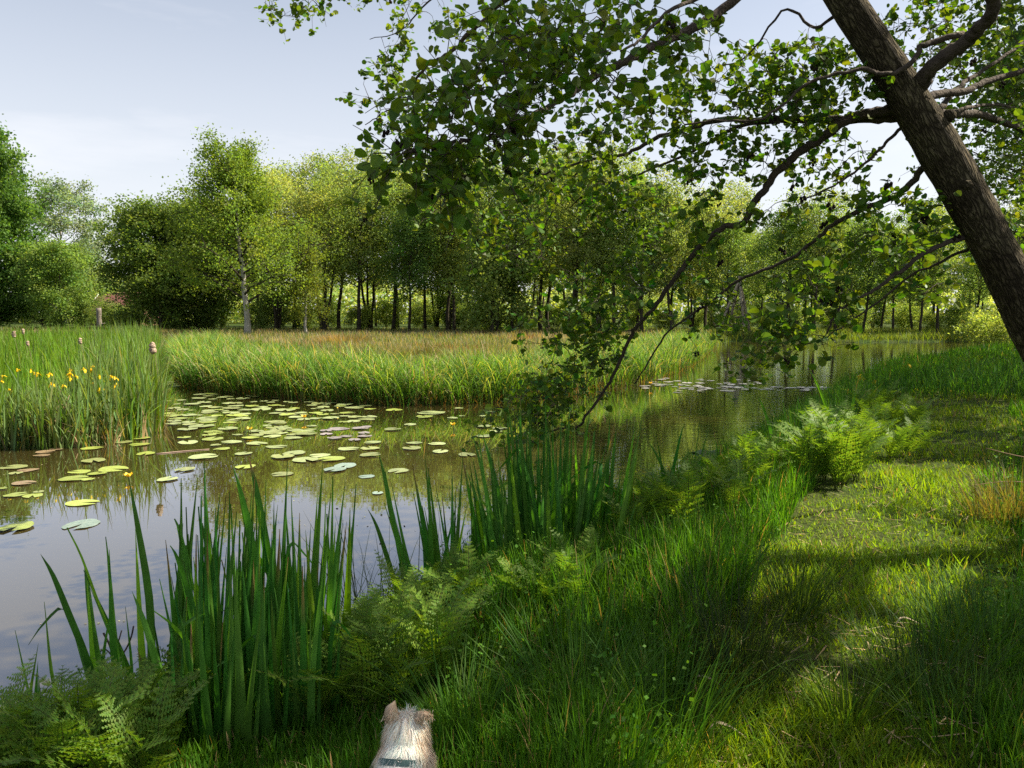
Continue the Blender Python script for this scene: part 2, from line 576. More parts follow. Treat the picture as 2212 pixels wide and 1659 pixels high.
def water_mat():
    m, t, o = nodes('pond_water')
    g = t.nodes.new('ShaderNodeNewGeometry')
    mp = t.nodes.new('ShaderNodeMapping'); mp.inputs['Scale'].default_value = (1.0, 2.2, 1)
    t.links.new(g.outputs['Position'], mp.inputs['Vector'])
    n = t.nodes.new('ShaderNodeTexNoise'); n.inputs['Scale'].default_value = 3.2; n.inputs['Detail'].default_value = 3; n.inputs['Roughness'].default_value = 0.45
    t.links.new(mp.outputs['Vector'], n.inputs['Vector'])
    # breeze: the open water farther off and to the east is a little rippled, the near pool is calm
    br = t.nodes.new('ShaderNodeTexNoise'); br.inputs['Scale'].default_value = 0.16; br.inputs['Detail'].default_value = 2
    t.links.new(g.outputs['Position'], br.inputs['Vector'])
    sx = t.nodes.new('ShaderNodeSeparateXYZ'); t.links.new(g.outputs['Position'], sx.inputs[0])
    ma = t.nodes.new('ShaderNodeMapRange'); ma.inputs['From Min'].default_value = 0; ma.inputs['From Max'].default_value = 6
    ma.inputs['To Min'].default_value = 0.012; ma.inputs['To Max'].default_value = 0.11
    t.links.new(sx.outputs['X'], ma.inputs['Value'])
    mm = t.nodes.new('ShaderNodeMath'); mm.operation = 'MULTIPLY'
    t.links.new(ma.outputs['Result'], mm.inputs[0]); t.links.new(br.outputs['Fac'], mm.inputs[1])
    b = t.nodes.new('ShaderNodeBump'); b.inputs['Distance'].default_value = 0.06
    t.links.new(mm.outputs[0], b.inputs['Strength']); t.links.new(n.outputs['Fac'], b.inputs['Height'])
    di = t.nodes.new('ShaderNodeBsdfDiffuse'); di.inputs['Color'].default_value = (0.060, 0.046, 0.014, 1)
    gl = t.nodes.new('ShaderNodeBsdfGlossy'); gl.inputs['Roughness'].default_value = 0.012; gl.inputs['Color'].default_value = (0.84, 0.89, 1, 1)
    fr = t.nodes.new('ShaderNodeFresnel'); fr.inputs['IOR'].default_value = 1.33
    mr = t.nodes.new('ShaderNodeMapRange'); mr.inputs['From Min'].default_value = 0.02; mr.inputs['From Max'].default_value = 0.5
    mr.inputs['To Min'].default_value = 0.19; mr.inputs['To Max'].default_value = 0.90
    t.links.new(fr.outputs[0], mr.inputs['Value'])
    t.links.new(b.outputs['Normal'], gl.inputs['Normal']); t.links.new(b.outputs['Normal'], fr.inputs['Normal'])
    mix = t.nodes.new('ShaderNodeMixShader')
    t.links.new(mr.outputs['Result'], mix.inputs[0]); t.links.new(di.outputs[0], mix.inputs[1]); t.links.new(gl.outputs[0], mix.inputs[2])
    t.links.new(mix.outputs[0], o.inputs['Surface'])
    return m


mb = MB()
mb.add([(-60, -20, 0), (110, -20, 0), (110, 75, 0), (-60, 75, 0)], np.array([[0, 1, 2, 3]]))
tag(mb.build('water', water_mat()), kind='structure')


def ground_pts(P):
    P = np.asarray(P, float)
    return np.column_stack([P, height(P[:, 0], P[:, 1])])


def in_view(X, Y, m=0.06):
    """ground points that the frame can show (with a margin)"""
    u = X / np.maximum(Y, 0.1) * F
    return (Y > 1.2) & (np.abs(u) < 1106 * (1 + m) + 60)


# ------------------------------------------------------------------ distant trees
def make_tree(H, Wd, cb, nl, leaf, base, limbs=26, lean=0.0, shape='round', trunk_r=None, clump=0.55, twig=5, seed=1, droop=0.0, mat='bark_far', per=None, gap=0.0, multi=1):
    """returns (trunk mesh, crown mesh): tapered trunk with limbs, leaves in clumps at the limb ends"""
    global rng
    keep, rng = rng, np.random.RandomState(seed)
    tb, lb, wb = MB(), MB(), MB()
    tr = trunk_r or H * 0.013
    tips = []
    for s in range(multi):
        k = 9
        z = np.linspace(0, H * (0.97 if s == 0 else 0.85), k)
        sp = 0 if multi == 1 else (s - (multi - 1) / 2) * Wd * 0.16
        P = np.column_stack([np.cumsum(rng.randn(k)) * H * 0.008 + lean * z + sp * (z / H) + (0 if multi == 1 else sp * .12), np.cumsum(rng.randn(k)) * H * 0.008 + (rng.randn() * .3 * (z / H) if multi > 1 else 0), z])
        P = smooth_path(P, 3)
        rr = np.interp(P[:, 2], [0, H * 0.06, H], [tr * 1.35, tr, tr * 0.12]) * (1 if multi == 1 else 0.8)
        P[0, 2] = -0.3
        tube(tb, P, rr, 8, rough=0.12)
        nlimb = limbs // multi
        for q in range(nlimb):
            u = (q + rng.rand()) / nlimb
            zz = H * (cb + (0.97 - cb) * u ** 0.9)
            c = np.array([np.interp(zz, P[:, 2], P[:, 0]), np.interp(zz, P[:, 2], P[:, 1]), zz])
            v = (zz / H - cb) / (1 - cb)
            if shape == 'round': wr = math.sqrt(max(0.03, 1 - (2 * v - 0.85) ** 2 / 1.25))
            elif shape == 'cone': wr = 1.02 - 0.85 * v
            elif shape == 'birch': wr = np.interp(v, [0, .15, .38, .6, .8, 1], [.95, 1.1, .92, .72, .48, .22]) * rng.uniform(.45, 1.25)
            elif shape == 'column': wr = min(1, 0.75 + v) * math.sqrt(max(0.05, 1 - max(0, v - 0.55) ** 2 / 0.22))
            else: wr = (0.55 + 0.6 * v) * math.sqrt(max(0.05, 1 - max(0, v - 0.6) ** 2 / 0.17))
            ln = Wd * 0.5 * wr * rng.uniform(0.72, 1.12)
            az = q * 2.4 + rng.rand() * 0.8
            up = rng.uniform(0.25, 0.75) + 0.5 * v
            d = np.array([math.cos(az), math.sin(az), 0])
            tt = np.linspace(0, 1, 5)[:, None]
            B = c + d * ln * tt + np.array([0, 0, 1.0]) * ln * (up * tt - droop * 1.2 * tt ** 2.2) + rng.randn(5, 3) * ln * 0.03 * tt
            r0 = tr * (0.42 - 0.25 * v)
            tube(wb, B, np.linspace(r0, r0 * 0.25, 5), 5, cap=False)
            for w in range(twig):
                f = rng.uniform(0.3, 1.0)
                b0 = B[0] + (B[-1] - B[0]) * f
                b0 = np.array([np.interp(f, tt[:, 0], B[:, x]) for x in range(3)])
                e = b0 + nrm(d * 0.7 + rng.randn(3) * 0.6 + np.array([0, 0, 0.25 - droop])) * ln * rng.uniform(0.22, 0.5)
                m_ = (b0 + e) / 2 + rng.randn(3) * ln * 0.03
                tube(wb, [b0, m_, e], [r0 * 0.3, r0 * 0.2, r0 * 0.08], 4, cap=False)
                tips += [e, (e + m_) / 2]
    tips = np.array(tips)
    if gap: tips = tips[rng.rand(len(tips)) > gap]
    n = nl // len(tips)
    C = np.repeat(tips, n, 0)
    g = rng.randn(len(C), 3)
    C = C + g * np.array([clump, clump, clump * 0.75]) * rng.uniform(0.6, 1.25, (len(tips), 1)).repeat(n, 0)
    if droop: C[:, 2] -= np.abs(rng.randn(len(C))) * droop * 1.2
    C[:, 2] = np.maximum(C[:, 2], 0.2)
    clumpc = vary(base, len(tips), 0.22, 0.10).repeat(n, 0)
    T = np.clip(clumpc * rng.uniform(0.75, 1.25, (len(C), 1)), 0.004, 0.9)
    nv = rng.randn(len(C), 3) * 0.9 + np.array([0, 0, 0.6])
    leaf_set(lb, C, leaf * rng.uniform(0.65, 1.3, len(C)), nv, T)
    tm = tb.mesh('trunk', M[mat])
    cm = lb.mesh('crown', M['far_leaf'], smooth=False)
    wm = wb.mesh('limb', M['bark_far'])
    rng = keep
    return tm, wm, cm


def place_tree(name, proto, loc, label, cat='tree', group=None, rz=0.0, sc=1.0):
    o = empty(name, loc, rz)
    o.scale = (sc, sc, sc) if np.isscalar(sc) else sc
    for nm, me in zip(('trunk', 'branchwork', 'crown'), proto):
        c = link(bpy.data.objects.new(nm, me))
        c.parent = o
    tag(o, label, cat, group)
    return o


G_ALDER = (0.185, 0.255, 0.072)
G_BIRCH = (0.150, 0.220, 0.035)
G_DARK = (0.050, 0.085, 0.020)
G_POP = (0.075, 0.150, 0.030)
G_WIL = (0.185, 0.245, 0.165)

PT = {
    'poplar': make_tree(20, 10.5, 0.02, 52000, 0.36, G_POP, limbs=74, shape='column', clump=0.66, twig=7, seed=21),
    'willow': make_tree(15, 9, 0.10, 20000, 0.26, G_WIL, limbs=38, shape='round', clump=0.55, twig=6, seed=22, mat='bark_pale', gap=0.26),
    'young': make_tree(8, 7.0, 0.02, 22000, 0.22, (0.145, 0.225, 0.055), gap=.15, limbs=40, shape='round', clump=0.5, twig=6, seed=23),
    'dark': make_tree(11.5, 9.5, 0.02, 42000, 0.25, (0.090, 0.145, 0.032), limbs=58, shape='round', clump=0.6, twig=7, seed=24),
    'birch': make_tree(14.8, 10.2, 0.17, 42000, 0.18, G_BIRCH, limbs=56, shape='birch', gap=.12, clump=0.48, twig=8, seed=25, droop=0.12, lean=-0.035, trunk_r=0.25, mat='bark_pale'),
    'sapling': make_tree(7.5, 3.4, 0.16, 8000, 0.15, (0.16, 0.19, 0.03), limbs=24, shape='cone', clump=0.38, seed=26, droop=0.3, trunk_r=0.12, mat='bark_pale'),
    'w1': make_tree(14, 6.8, 0.31, 14000, 0.20, G_ALDER, limbs=34, shape='vase', clump=0.52, seed=31, gap=0.22),
    'w2': make_tree(15, 7.5, 0.33, 14500, 0.21, (0.230, 0.285, 0.090), limbs=36, shape='vase', clump=0.55, seed=32, lean=0.03, gap=0.22),
    'w3': make_tree(13, 6.2, 0.27, 14000, 0.20, (0.150, 0.235, 0.060), limbs=36, shape='round', clump=0.52, seed=33, lean=-0.02),
    'w4': make_tree(13.5, 7.8, 0.28, 14000, 0.20, (0.240, 0.290, 0.092), limbs=34, shape='round', clump=0.54, seed=34, multi=3),
    'w5': make_tree(12.5, 5.0, 0.36, 8000, 0.19, G_ALDER, limbs=26, shape='vase', clump=0.48, seed=35, gap=0.26),
    'w6': make_tree(11.5, 4.6, 0.32, 7500, 0.19, (0.180, 0.260, 0.068), limbs=26, shape='round', clump=0.48, seed=36, lean=0.02, gap=0.26),
    'bush': make_tree(3.2, 4.2, 0.01, 9000, 0.17, (0.16, 0.23, 0.06), limbs=26, shape='round', clump=0.38, seed=37, trunk_r=0.06, multi=2),
    'bush2': make_tree(2.4, 3.6, 0.01, 7000, 0.16, (0.22, 0.29, 0.075), limbs=24, shape='round', clump=0.34, seed=38, trunk_r=0.05, multi=2),
}


def gpos(px, Y):
    x = (px - 1106) / F * Y
    return np.array([x, Y, float(height(np.array([x]), np.array([Y]))[0]) - 0.02])


place_tree('poplar_tree', PT['poplar'], gpos(-12, 86), 'tall dense poplar rising highest at the meadow edge beside the pale willow', rz=1.0, sc=(.86, .86, .93))
place_tree('poplar_tree', PT['poplar'], gpos(-90, 88), 'second tall poplar, outermost, half cut off by the frame', rz=3.0, sc=1.0)
place_tree('willow_tree', PT['willow'], gpos(148, 112), 'silvery pale willow with thin open crown behind the young green tree', rz=0.4, sc=1.22)
place_tree('willow_tree', PT['willow'], gpos(205, 125), 'low grey-green willow just above the red-roofed house', rz=2.2, sc=0.78)
place_tree('young_tree', PT['young'], gpos(138, 84), 'bushy light green young tree between the poplar and the red-roofed house', rz=2, sc=1.0)
place_tree('young_tree', PT['young'], gpos(95, 88), 'bright green young tree under the poplar', rz=4, sc=0.95)
place_tree('dark_tree', PT['dark'], gpos(348, 70), 'rounded dark green tree next to the red-roofed house', rz=0.3, sc=(.95, .95, .86))
place_tree('dark_tree', PT['dark'], gpos(430, 74), 'dark green tree behind the big birch, on the house side', rz=2.4, sc=(1, 1, .9))
place_tree('birch_tree', PT['birch'], gpos(534, 56), 'tall birch with a thick pale trunk standing free in the meadow', rz=0.0, sc=(.92, .92, .9))
place_tree('birch_sapling', PT['sapling'], gpos(663, 57), 'thin young birch with a slim white trunk beside the tall birch', rz=1.0, sc=0.88)

wood = []
KS = ['w1', 'w2', 'w3', 'w4', 'w5', 'w6']
for (px, Y, k, sc) in [(600, 70, 'w4', 1.1), (640, 76, 'w2', 1.12), (700, 67, 'w4', 1.05), (735, 74, 'w2', 1.1), (775, 66, 'w1', 1.05), (800, 72, 'w4', 1.12), (850, 70, 'w2', 1.02), (885, 64, 'w3', 0.82), (920, 72, 'w1', 1.0), (970, 66, 'w2', 0.95), (860, 80, 'w1', 1.1), (700, 84, 'w1', 1.1), (560, 82, 'w1', 1.0), (480, 84, 'w2', 0.95)]:
    wood.append((px, Y, k, sc * .87))
wr = np.random.RandomState(5)
for row, (Y0, n, x0, x1) in enumerate([(62, 24, 990, 2330), (70, 22, 980, 2350), (79, 16, 960, 2380), (92, 14, 560, 2420)]):
    for q in range(n):
        px = x0 + (x1 - x0) * (q + wr.uniform(-0.25, 0.25)) / (n - 1)
        Y = Y0 + wr.uniform(-3, 3)
        if px > 1560 and row == 0: Y = wr.uniform(54, 60)
        ks = ['w5', 'w6', 'w5', 'w3', 'w1'] if px > 1560 else KS
        sc = wr.uniform(0.86, 1.06) * (0.70 if px > 1560 else 0.80 if px > 1250 else 0.88)
        wood.append((px, Y, ks[wr.randint(len(ks))], sc))
wood.sort(key=lambda t: t[0])
KIND = {'w1': ('alder_tree', 'spreading alder'), 'w2': ('alder_tree', 'broad pale-leaved alder'), 'w3': ('alder_tree', 'dense mid green alder'), 'w4': ('alder_tree', 'many-stemmed alder'), 'w5': ('alder_tree', 'slender thin-crowned alder'), 'w6': ('alder_tree', 'slim young alder')}
rows_ = [('in the wood\'s front rank', lambda Y: Y < 65), ('in the wood\'s second rank', lambda Y: 65 <= Y < 74.5), ('in the wood\'s third rank', lambda Y: 74.5 <= Y < 85), ('in the wood\'s rearmost rank', lambda Y: Y >= 85)]
cnt = {}
for (px, Y, k, sc) in wood:
    nm, ds = KIND[k]
    rw = next(r for r, f in rows_ if f(Y))
    cnt[(k, rw)] = cnt.get((k, rw), 0) + 1
    place_tree(nm, PT[k], gpos(px, Y), '%s %s, %s such from the birch' % (ds, rw, ordinal(cnt[(k, rw)] - 1)), group='alders of the wood across the meadow', rz=wr.rand() * 6.28, sc=sc * np.array([1, 1, wr.uniform(0.94, 1.06)]))
# undergrowth along the wood's edge
nb = 0
for q in range(34):
    px = 310 + 1940 * q / 33 + wr.uniform(-18, 18)
    Y = (66 if px < 1000 else 64) + wr.uniform(0, 16)
    if px < 420: Y = 78 + wr.uniform(0, 8)
    k = 'bush2' if wr.rand() < 0.4 else 'bush'
    place_tree('shrub', PT[k], gpos(px, Y), '%s shrub under the trees at the wood edge, %s from the house side' % ('light green' if k == 'bush2' else 'deep green', ordinal(q)), 'shrub', 'undergrowth shrubs along the wood', rz=wr.rand() * 6, sc=wr.uniform(0.45, 0.85))
place_tree('shrub', PT['bush'], gpos(1075, 60), 'large rounded dark shrub at the wood edge behind the brown meadow', 'shrub', rz=1, sc=1.45)
place_tree('shrub', PT['bush2'], gpos(243, 82), 'yellow-green shrub below the red roof', 'shrub', rz=1, sc=0.72)
place_tree('shrub', PT['bush2'], gpos(275, 80), 'small yellow-green shrub between the red-roofed house and the dark tree', 'shrub', rz=3, sc=0.7)
place_tree('shrub', PT['bush'], gpos(186, 84), 'leafy green shrub hiding the pool side of the red-roofed house', 'shrub', rz=2, sc=0.72)
place_tree('shrub', PT['bush2'], gpos(2150, 50), 'leafy light shrub on the far bank behind the leaning trunk', 'shrub', rz=3, sc=0.9)
# the closed wood far behind: one mass
mb = MB()
n = 40000
X = wr.uniform(-66, 130, n); Yb = wr.uniform(108, 124, n)
Zb = wr.rand(n) ** 0.8 * (6.2 + 2.2 * vnoise(X, Yb * 0.2, 0.25, 5) + 1.0 * vnoise(X, Yb, 0.9, 6))
sel = X > -64
leaf_set(mb, np.column_stack([X, Yb, Zb + 0.1])[sel], 0.7 * wr.uniform(0.6, 1.2, sel.sum()), wr.randn(sel.sum(), 3) + [0, 0, .4], vary((0.24, 0.31, 0.11), sel.sum(), 0.3))
tag(mb.build('forest', M['far_leaf'], smooth=False), kind='stuff')
mb = MB()
n = 22000
X = wr.uniform(-190, -60, n); Yb = wr.uniform(118, 135, n)
Zb = wr.rand(n) * (7.5 + 1.5 * vnoise(X, Yb * 0.2, 0.25, 5))
leaf_set(mb, np.column_stack([X, Yb, Zb + 0.1]), 0.8 * wr.uniform(0.6, 1.2, n), wr.randn(n, 3) + [0, 0, .4], vary((0.07, 0.10, 0.035), n, 0.3))
tag(mb.build('treeline', M['far_leaf'], smooth=False), kind='stuff')


# ------------------------------------------------------------------ house, stub, frame
def box(mb, c, s, tint=(1, 1, 1), rot=None):
    v = np.array([[x, y, z] for x in (-.5, .5) for y in (-.5, .5) for z in (-.5, .5)]) * np.asarray(s)
    if rot is not None: v = v @ np.asarray(rot).T
    v = v + np.asarray(c)
    mb.add(v, np.array([[0, 1, 3, 2], [4, 6, 7, 5], [0, 4, 5, 1], [2, 3, 7, 6], [0, 2, 6, 4], [1, 5, 7, 3]]), tint)


def tile_mat():
    m, t, o = nodes('red_roof_tiles')
    pb = t.nodes.new('ShaderNodeBsdfPrincipled'); pb.inputs['Roughness'].default_value = 0.8
    tcn = t.nodes.new('ShaderNodeTexCoord')
    w = t.nodes.new('ShaderNodeTexWave'); w.wave_type = 'BANDS'; w.bands_direction = 'Z'; w.inputs['Scale'].default_value = 1.6; w.inputs['Distortion'].default_value = 1.5
    t.links.new(tcn.outputs['Object'], w.inputs['Vector'])
    r = t.nodes.new('ShaderNodeValToRGB')
    r.color_ramp.elements[0].color = (0.13, 0.045, 0.035, 1); r.color_ramp.elements[1].color = (0.24, 0.10, 0.08, 1)
    t.links.new(w.outputs['Fac'], r.inputs['Fac']); t.links.new(r.outputs['Color'], pb.inputs['Base Color'])
    b = t.nodes.new('ShaderNodeBump'); b.inputs['Strength'].default_value = 0.6; t.links.new(w.outputs['Fac'], b.inputs['Height']); t.links.new(b.outputs['Normal'], pb.inputs['Normal'])
    t.links.new(pb.outputs[0], o.inputs['Surface'])
    return m


hp = gpos(226, 100)
house = empty('house', hp, R(-14))
house.scale = (.88, .88, .88)
tag(house, 'small house with a red-brown tiled roof half hidden between the trees', 'house')
mb = MB()
wl, ww, wh = 8.0, 5.0, 2.5
vv = [(0, -ww / 2, 0), (wl, -ww / 2, 0), (wl, ww / 2, 0), (0, ww / 2, 0), (0, -ww / 2, wh), (wl, -ww / 2, wh), (wl, ww / 2, wh), (0, ww / 2, wh), (0, 0, wh + 2.0), (wl, 0, wh + 2.0)]
mb.add(vv, [np.array([[0, 1, 5, 4], [2, 3, 7, 6], [0, 3, 2, 1]]), np.array([[0, 4, 8, 7, 3], [1, 2, 6, 9, 5]])])
M['brick'] = plain('brown_brick', (0.16, 0.08, 0.055), 0.9, noise=3, col2=(0.24, 0.13, 0.09))
mb.build('wall', M['brick'], house, smooth=False)
mb = MB()
for s in (-1, 1):
    a0 = np.array([(-0.35, s * (ww / 2 + 0.45), wh - 0.42), (wl + .35, s * (ww / 2 + 0.45), wh - 0.42), (wl + .35, 0, wh + 2.08), (-0.35, 0, wh + 2.08)])
    mb.add(np.vstack([a0, a0 + [0, 0, 0.14]]), np.array([[0, 1, 2, 3], [7, 6, 5, 4], [0, 4, 5, 1], [1, 5, 6, 2], [3, 2, 6, 7], [0, 3, 7, 4]]))
roof = mb.build('roof', tile_mat(), house, smooth=False)
M['white'] = plain('white_paint', (0.75, 0.73, 0.70), 0.6, noise=5, col2=(0.62, 0.60, 0.57))
mb = MB()
for s in (-1, 1):
    tube(mb, [(-0.39, s * (ww / 2 + .45), wh - .33), (-0.39, s * 0.05, wh + 2.16)], 0.09, 4)
mb.build('verge_board', M['white'], roof, smooth=False)
mb = MB(); tube(mb, [(-0.4, 0, wh + 2.22), (wl + .4, 0, wh + 2.22)], 0.11, 6)
mb.build('ridge_tiles', plain('ridge_tile', (0.30, 0.17, 0.13), 0.8), roof)
for yy in (-1.1, 1.1):
    mb = MB(); box(mb, (-0.03, yy, 1.4), (0.08, 1.0, 1.2)); wd = mb.build('window', M['white'], house, smooth=False)
    mb = MB(); box(mb, (-0.075, yy, 1.4), (0.02, 0.82, 1.02)); mb.build('pane', plain('window_glass', (0.03, 0.035, 0.04), 0.1, 0.6), wd, smooth=False)

sp = gpos(217, 78)
mb = MB()
P = np.array([(0, 0, -0.2), (0.02, 0, 0.5), (-0.02, 0.02, 1.2), (0.03, 0, 1.8), (0.01, 0, 2.15)])
tube(mb, P, [0.30, 0.25, 0.23, 0.24, 0.25], 10, rough=0.15)
tube(mb, [(0.1, 0, 0.35), (0.35, 0, 0.55), (0.6, 0.05, 0.62)], [0.09, 0.07, 0.06], 6)
tb_ = mb.build('tree_stub', plain('stub_bark', (0.15, 0.125, 0.105), 0.9, noise=4, col2=(0.27, 0.235, 0.20))); tb_.location = sp
tag(tb_, 'bare grey trunk stub with its top cut off before the red roof', 'tree stub')

# climbing frame of poles at the far bank
M['pole'] = plain('weathered_pole', (0.20, 0.17, 0.12), 0.85, noise=6, col2=(0.34, 0.29, 0.21), bump=0.3, stretch=(1, 1, .3))
cf = empty('pole_frame', gpos(1592, 56))
tag(cf, 'tall tripod frame of grey wooden poles with rungs standing before the wood across the water', 'pole frame')
apex = np.array([0.05, 0, 4.15])
for (bx, by) in ((-1.75, -0.6), (-0.55, 0.9), (0.35, -0.7), (1.15, 0.5)):
    mb = MB(); tube(mb, [np.array([bx, by, -0.2]), apex * 0.5 + np.array([bx, by, 0]) * 0.5, apex + nrm(apex - np.array([bx, by, 0])) * 0.25], [0.11, 0.10, 0.08], 8)
    mb.build('pole', M['pole'], cf)
for q in range(6):
    z = 0.45 + q * 0.5
    f = z / 4.15
    p0 = np.array([-0.55, 0.9, 0]) * (1 - f) + apex * f; p1 = np.array([1.15, 0.5, 0]) * (1 - f) + apex * f
    p0[2] = p1[2] = z
    mb = MB(); tube(mb, [p0 - [.12, 0, 0], p1 + [.12, 0, 0]], 0.035, 6); mb.build('rung', M['pole'], cf)


# ------------------------------------------------------------------ meadow, sedge, reeds (uncountable)
def scatter(n, x0, x1, y0, y1, seed):
    r = np.random.RandomState(seed)
    return r.uniform(x0, x1, n), r.uniform(y0, y1, n), r


def keep_pts(X, Y, cond):
    return X[cond], Y[cond]


# short meadow: sample uniformly in depth^-1 so that the picture is evenly covered
r = np.random.RandomState(41)
n = 205000
u = r.uniform(-620, 2320, n)
yy = 15.5 * np.exp(r.rand(n) * math.log(78 / 15.5))
X = (u - 1106) / F * yy
d = sdist(X, yy)
near = is_near(X, yy)
reedz = X < -4.6 * (yy / 10.0) * 0.97
c = (d > 0.6) & (~near) & ~(reedz & (yy < 34))
X, yy, d, u = X[c], yy[c], d[c], u[c]
Pm = np.column_stack([X, yy, height(X, yy) - 0.02])
nzv = vnoise(X, yy * 0.6, 0.16, 8) + 0.5 * vnoise(X, yy, 0.7, 9)
dry = np.clip(0.5 * nzv + 0.45 + 0.16 * (yy > 26) + 0.10 * r.randn(len(X)), 0, 1)
dry = np.where(yy > 62, dry * 0.3, dry)
dry *= sstep(3, 9, d)
dry = np.where((u < 300) & (yy < 60), dry * 0.4, dry)
isdry = r.rand(len(X)) < dry
tint = np.where(isdry[:, None], vary((0.30, 0.250, 0.160), len(X), 0.3), vary((0.130, 0.180, 0.052), len(X), 0.3))
red = (vnoise(X, yy, 0.35, 12) > 0.45) & isdry
tint[red] *= np.array([0.85, 0.62, 0.55])
hh = r.uniform(0.25, 0.52, len(X)) * np.where(yy > 62, 0.8, 1.0) * (1 + 0.25 * vnoise(X, yy, 0.5, 13))
mb = MB()
blades(mb, Pm, hh, r.rand(len(X)) * 6.28, 0.12 + 0.3 * r.rand(len(X)), 0.2 * r.rand(len(X)), 0.010 + yy * 0.00045, 3, tint)
tag(mb.build('meadow_grass', M['grass']), kind='stuff')

# sedge belt along the pond edge (arching blades)
r = np.random.RandomState(42)
n = 95000
u = r.uniform(355, 1600, n)
yy = 15.6 * np.exp(r.rand(n) * math.log(44 / 15.6))
X = (u - 1106) / F * yy
d = sdist(X, yy)
c = (d > -0.10) & (d < 4.2) & (~is_near(X, yy)) & (X > -4.4 * yy / 10)
c &= r.rand(n) < np.where(d < 2.2, 1.0, np.clip((4.2 - d) / 2.0, 0, 1))
X, yy, d = X[c], yy[c], d[c]
Ps = np.column_stack([X, yy, np.maximum(height(X, yy), -0.08) - 0.02])
nn = len(X)
tuft = vnoise(X, yy, 1.1, 14)
hh = (0.98 + 0.26 * tuft + 0.20 * r.randn(nn)) * (1 + 0.25 * np.exp(-((X / yy * F + 1106 - 440) / 60) ** 2)) * np.where(d < 2.5, 1.0, 0.8)
tint = vary((0.072, 0.160, 0.022), nn, 0.5)
yel = r.rand(nn) < 0.14
tint[yel] = vary((0.25, 0.30, 0.08), yel.sum(), 0.3)
st = (r.rand(nn) < 0.07)
tint[st] = vary((0.26, 0.225, 0.11), st.sum(), 0.3)
mb = MB()
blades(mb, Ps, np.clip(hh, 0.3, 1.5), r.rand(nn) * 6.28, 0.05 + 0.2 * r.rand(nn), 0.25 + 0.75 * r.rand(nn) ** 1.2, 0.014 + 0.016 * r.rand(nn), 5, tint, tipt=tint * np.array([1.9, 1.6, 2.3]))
# dead brown skirt at the waterline
c = (d < 0.35)
k = c.sum()
blades(mb, Ps[c], 0.12 + 0.28 * r.rand(k), r.rand(k) * 6.28, 0.3 + 0.5 * r.rand(k), 0.6 * r.rand(k), 0.014, 3, vary((0.16, 0.10, 0.045), k, 0.4))
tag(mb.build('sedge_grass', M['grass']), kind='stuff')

# reed bed: bulrush and flag leaves
r = np.random.RandomState(43)
n = 58000
u = r.uniform(-720, 372, n)
yy = 11.0 * np.exp(r.rand(n) * math.log(48 / 11.0))
X = (u - 1106) / F * yy
d = sdist(X, yy)
edge = X < -0.4615 * yy + 0.1 - 0.5 * np.abs(vnoise(yy, X, 1.3, 77)) * (yy < 16)
c = (d > -0.12) & (~is_near(X, yy)) & edge
gapz = np.abs(yy - 24) < 1.5
c &= ~gapz | (u > 200)
c &= r.rand(n) < np.where(yy < 15, 1.0, 0.75)
X, yy, d, u = X[c], yy[c], d[c], u[c]
nn = len(X)
Pr = np.column_stack([X, yy, np.maximum(height(X, yy), -0.1) - 0.03])
tall = (0.98 + 0.30 * sstep(60, 290, u) + 0.12 * vnoise(X, yy, 0.9, 15)) * np.where(u < 150, np.where(yy < 18, 0.86, 1.0), 1.0)
hh = tall * (0.55 + 0.65 * r.beta(2.0, 2.2, nn)) * (1 + .22 * vnoise(X, yy, 1.7, 19)) * (1 - .35 * np.clip((u - 300) / 60, 0, 1) * r.rand(nn))
gl = (vnoise(X, yy, 0.5, 16) + 0.5 * sstep(100, 260, u) + 0.3 * r.randn(nn)) > 0.5
hh = hh * np.where(r.rand(nn) < .07, 1.28, 1.0)
tint = np.where(gl[:, None], vary((0.150, 0.220, 0.075), nn, 0.45), vary((0.115, 0.215, 0.020), nn, 0.45))
st = r.rand(nn) < (0.05 + 0.10 * (d < 0.5))
tint[st] = vary((0.33, 0.26, 0.15), st.sum(), 0.25)
hh[st] *= 0.6
mb = MB()
blades(mb, Pr, hh, r.rand(nn) * 6.28, 0.03 + 0.30 * r.rand(nn) ** 1.6, 0.03 + 0.6 * r.rand(nn) ** 4, 0.020 + 0.018 * r.rand(nn), 4, tint, p=3.0)
# straw litter at the tip of the bed
k = 900
uu = np.concatenate([r.uniform(255, 350, 600), r.uniform(0, 250, 300)])
b = np.array([on(a_, 938 - (a_ > 250) * r.uniform(0, 45) + (a_ <= 250) * r.uniform(5, 25)) for a_ in uu])
blades(mb, b - [0, 0, .03], r.uniform(0.2, 0.62, k), r.rand(k) * 6.28, 0.2 + 0.6 * r.rand(k) ** 1.5, 0.3 * r.rand(k), 0.014, 3, vary((0.36, 0.25, 0.14), k, 0.3))
tag(mb.build('reeds', M['grass']), kind='stuff')

# far-bank grass right of the water, with its tussocks as things
r = np.random.RandomState(44)
n = 16000
u = r.uniform(1540, 2320, n)
yy = r.uniform(42, 60, n)
X = (u - 1106) / F * yy
d = sdist(X, yy)
c = (d > -0.1) & (~is_near(X, yy))
X, yy = X[c], yy[c]
nn = len(X)
mb = MB()
blades(mb, np.column_stack([X, yy, height(X, yy) - 0.02]), r.uniform(0.25, 0.6, nn) * (1.3 + 0.6 * vnoise(X, yy, .5, 3)), r.rand(nn) * 6.28, 0.2 + 0.3 * r.rand(nn), 0.4 * r.rand(nn), 0.045, 3, vary((0.12, 0.17, 0.03), nn, 0.4))
tag(mb.build('bank_grass', M['grass']), kind='stuff')


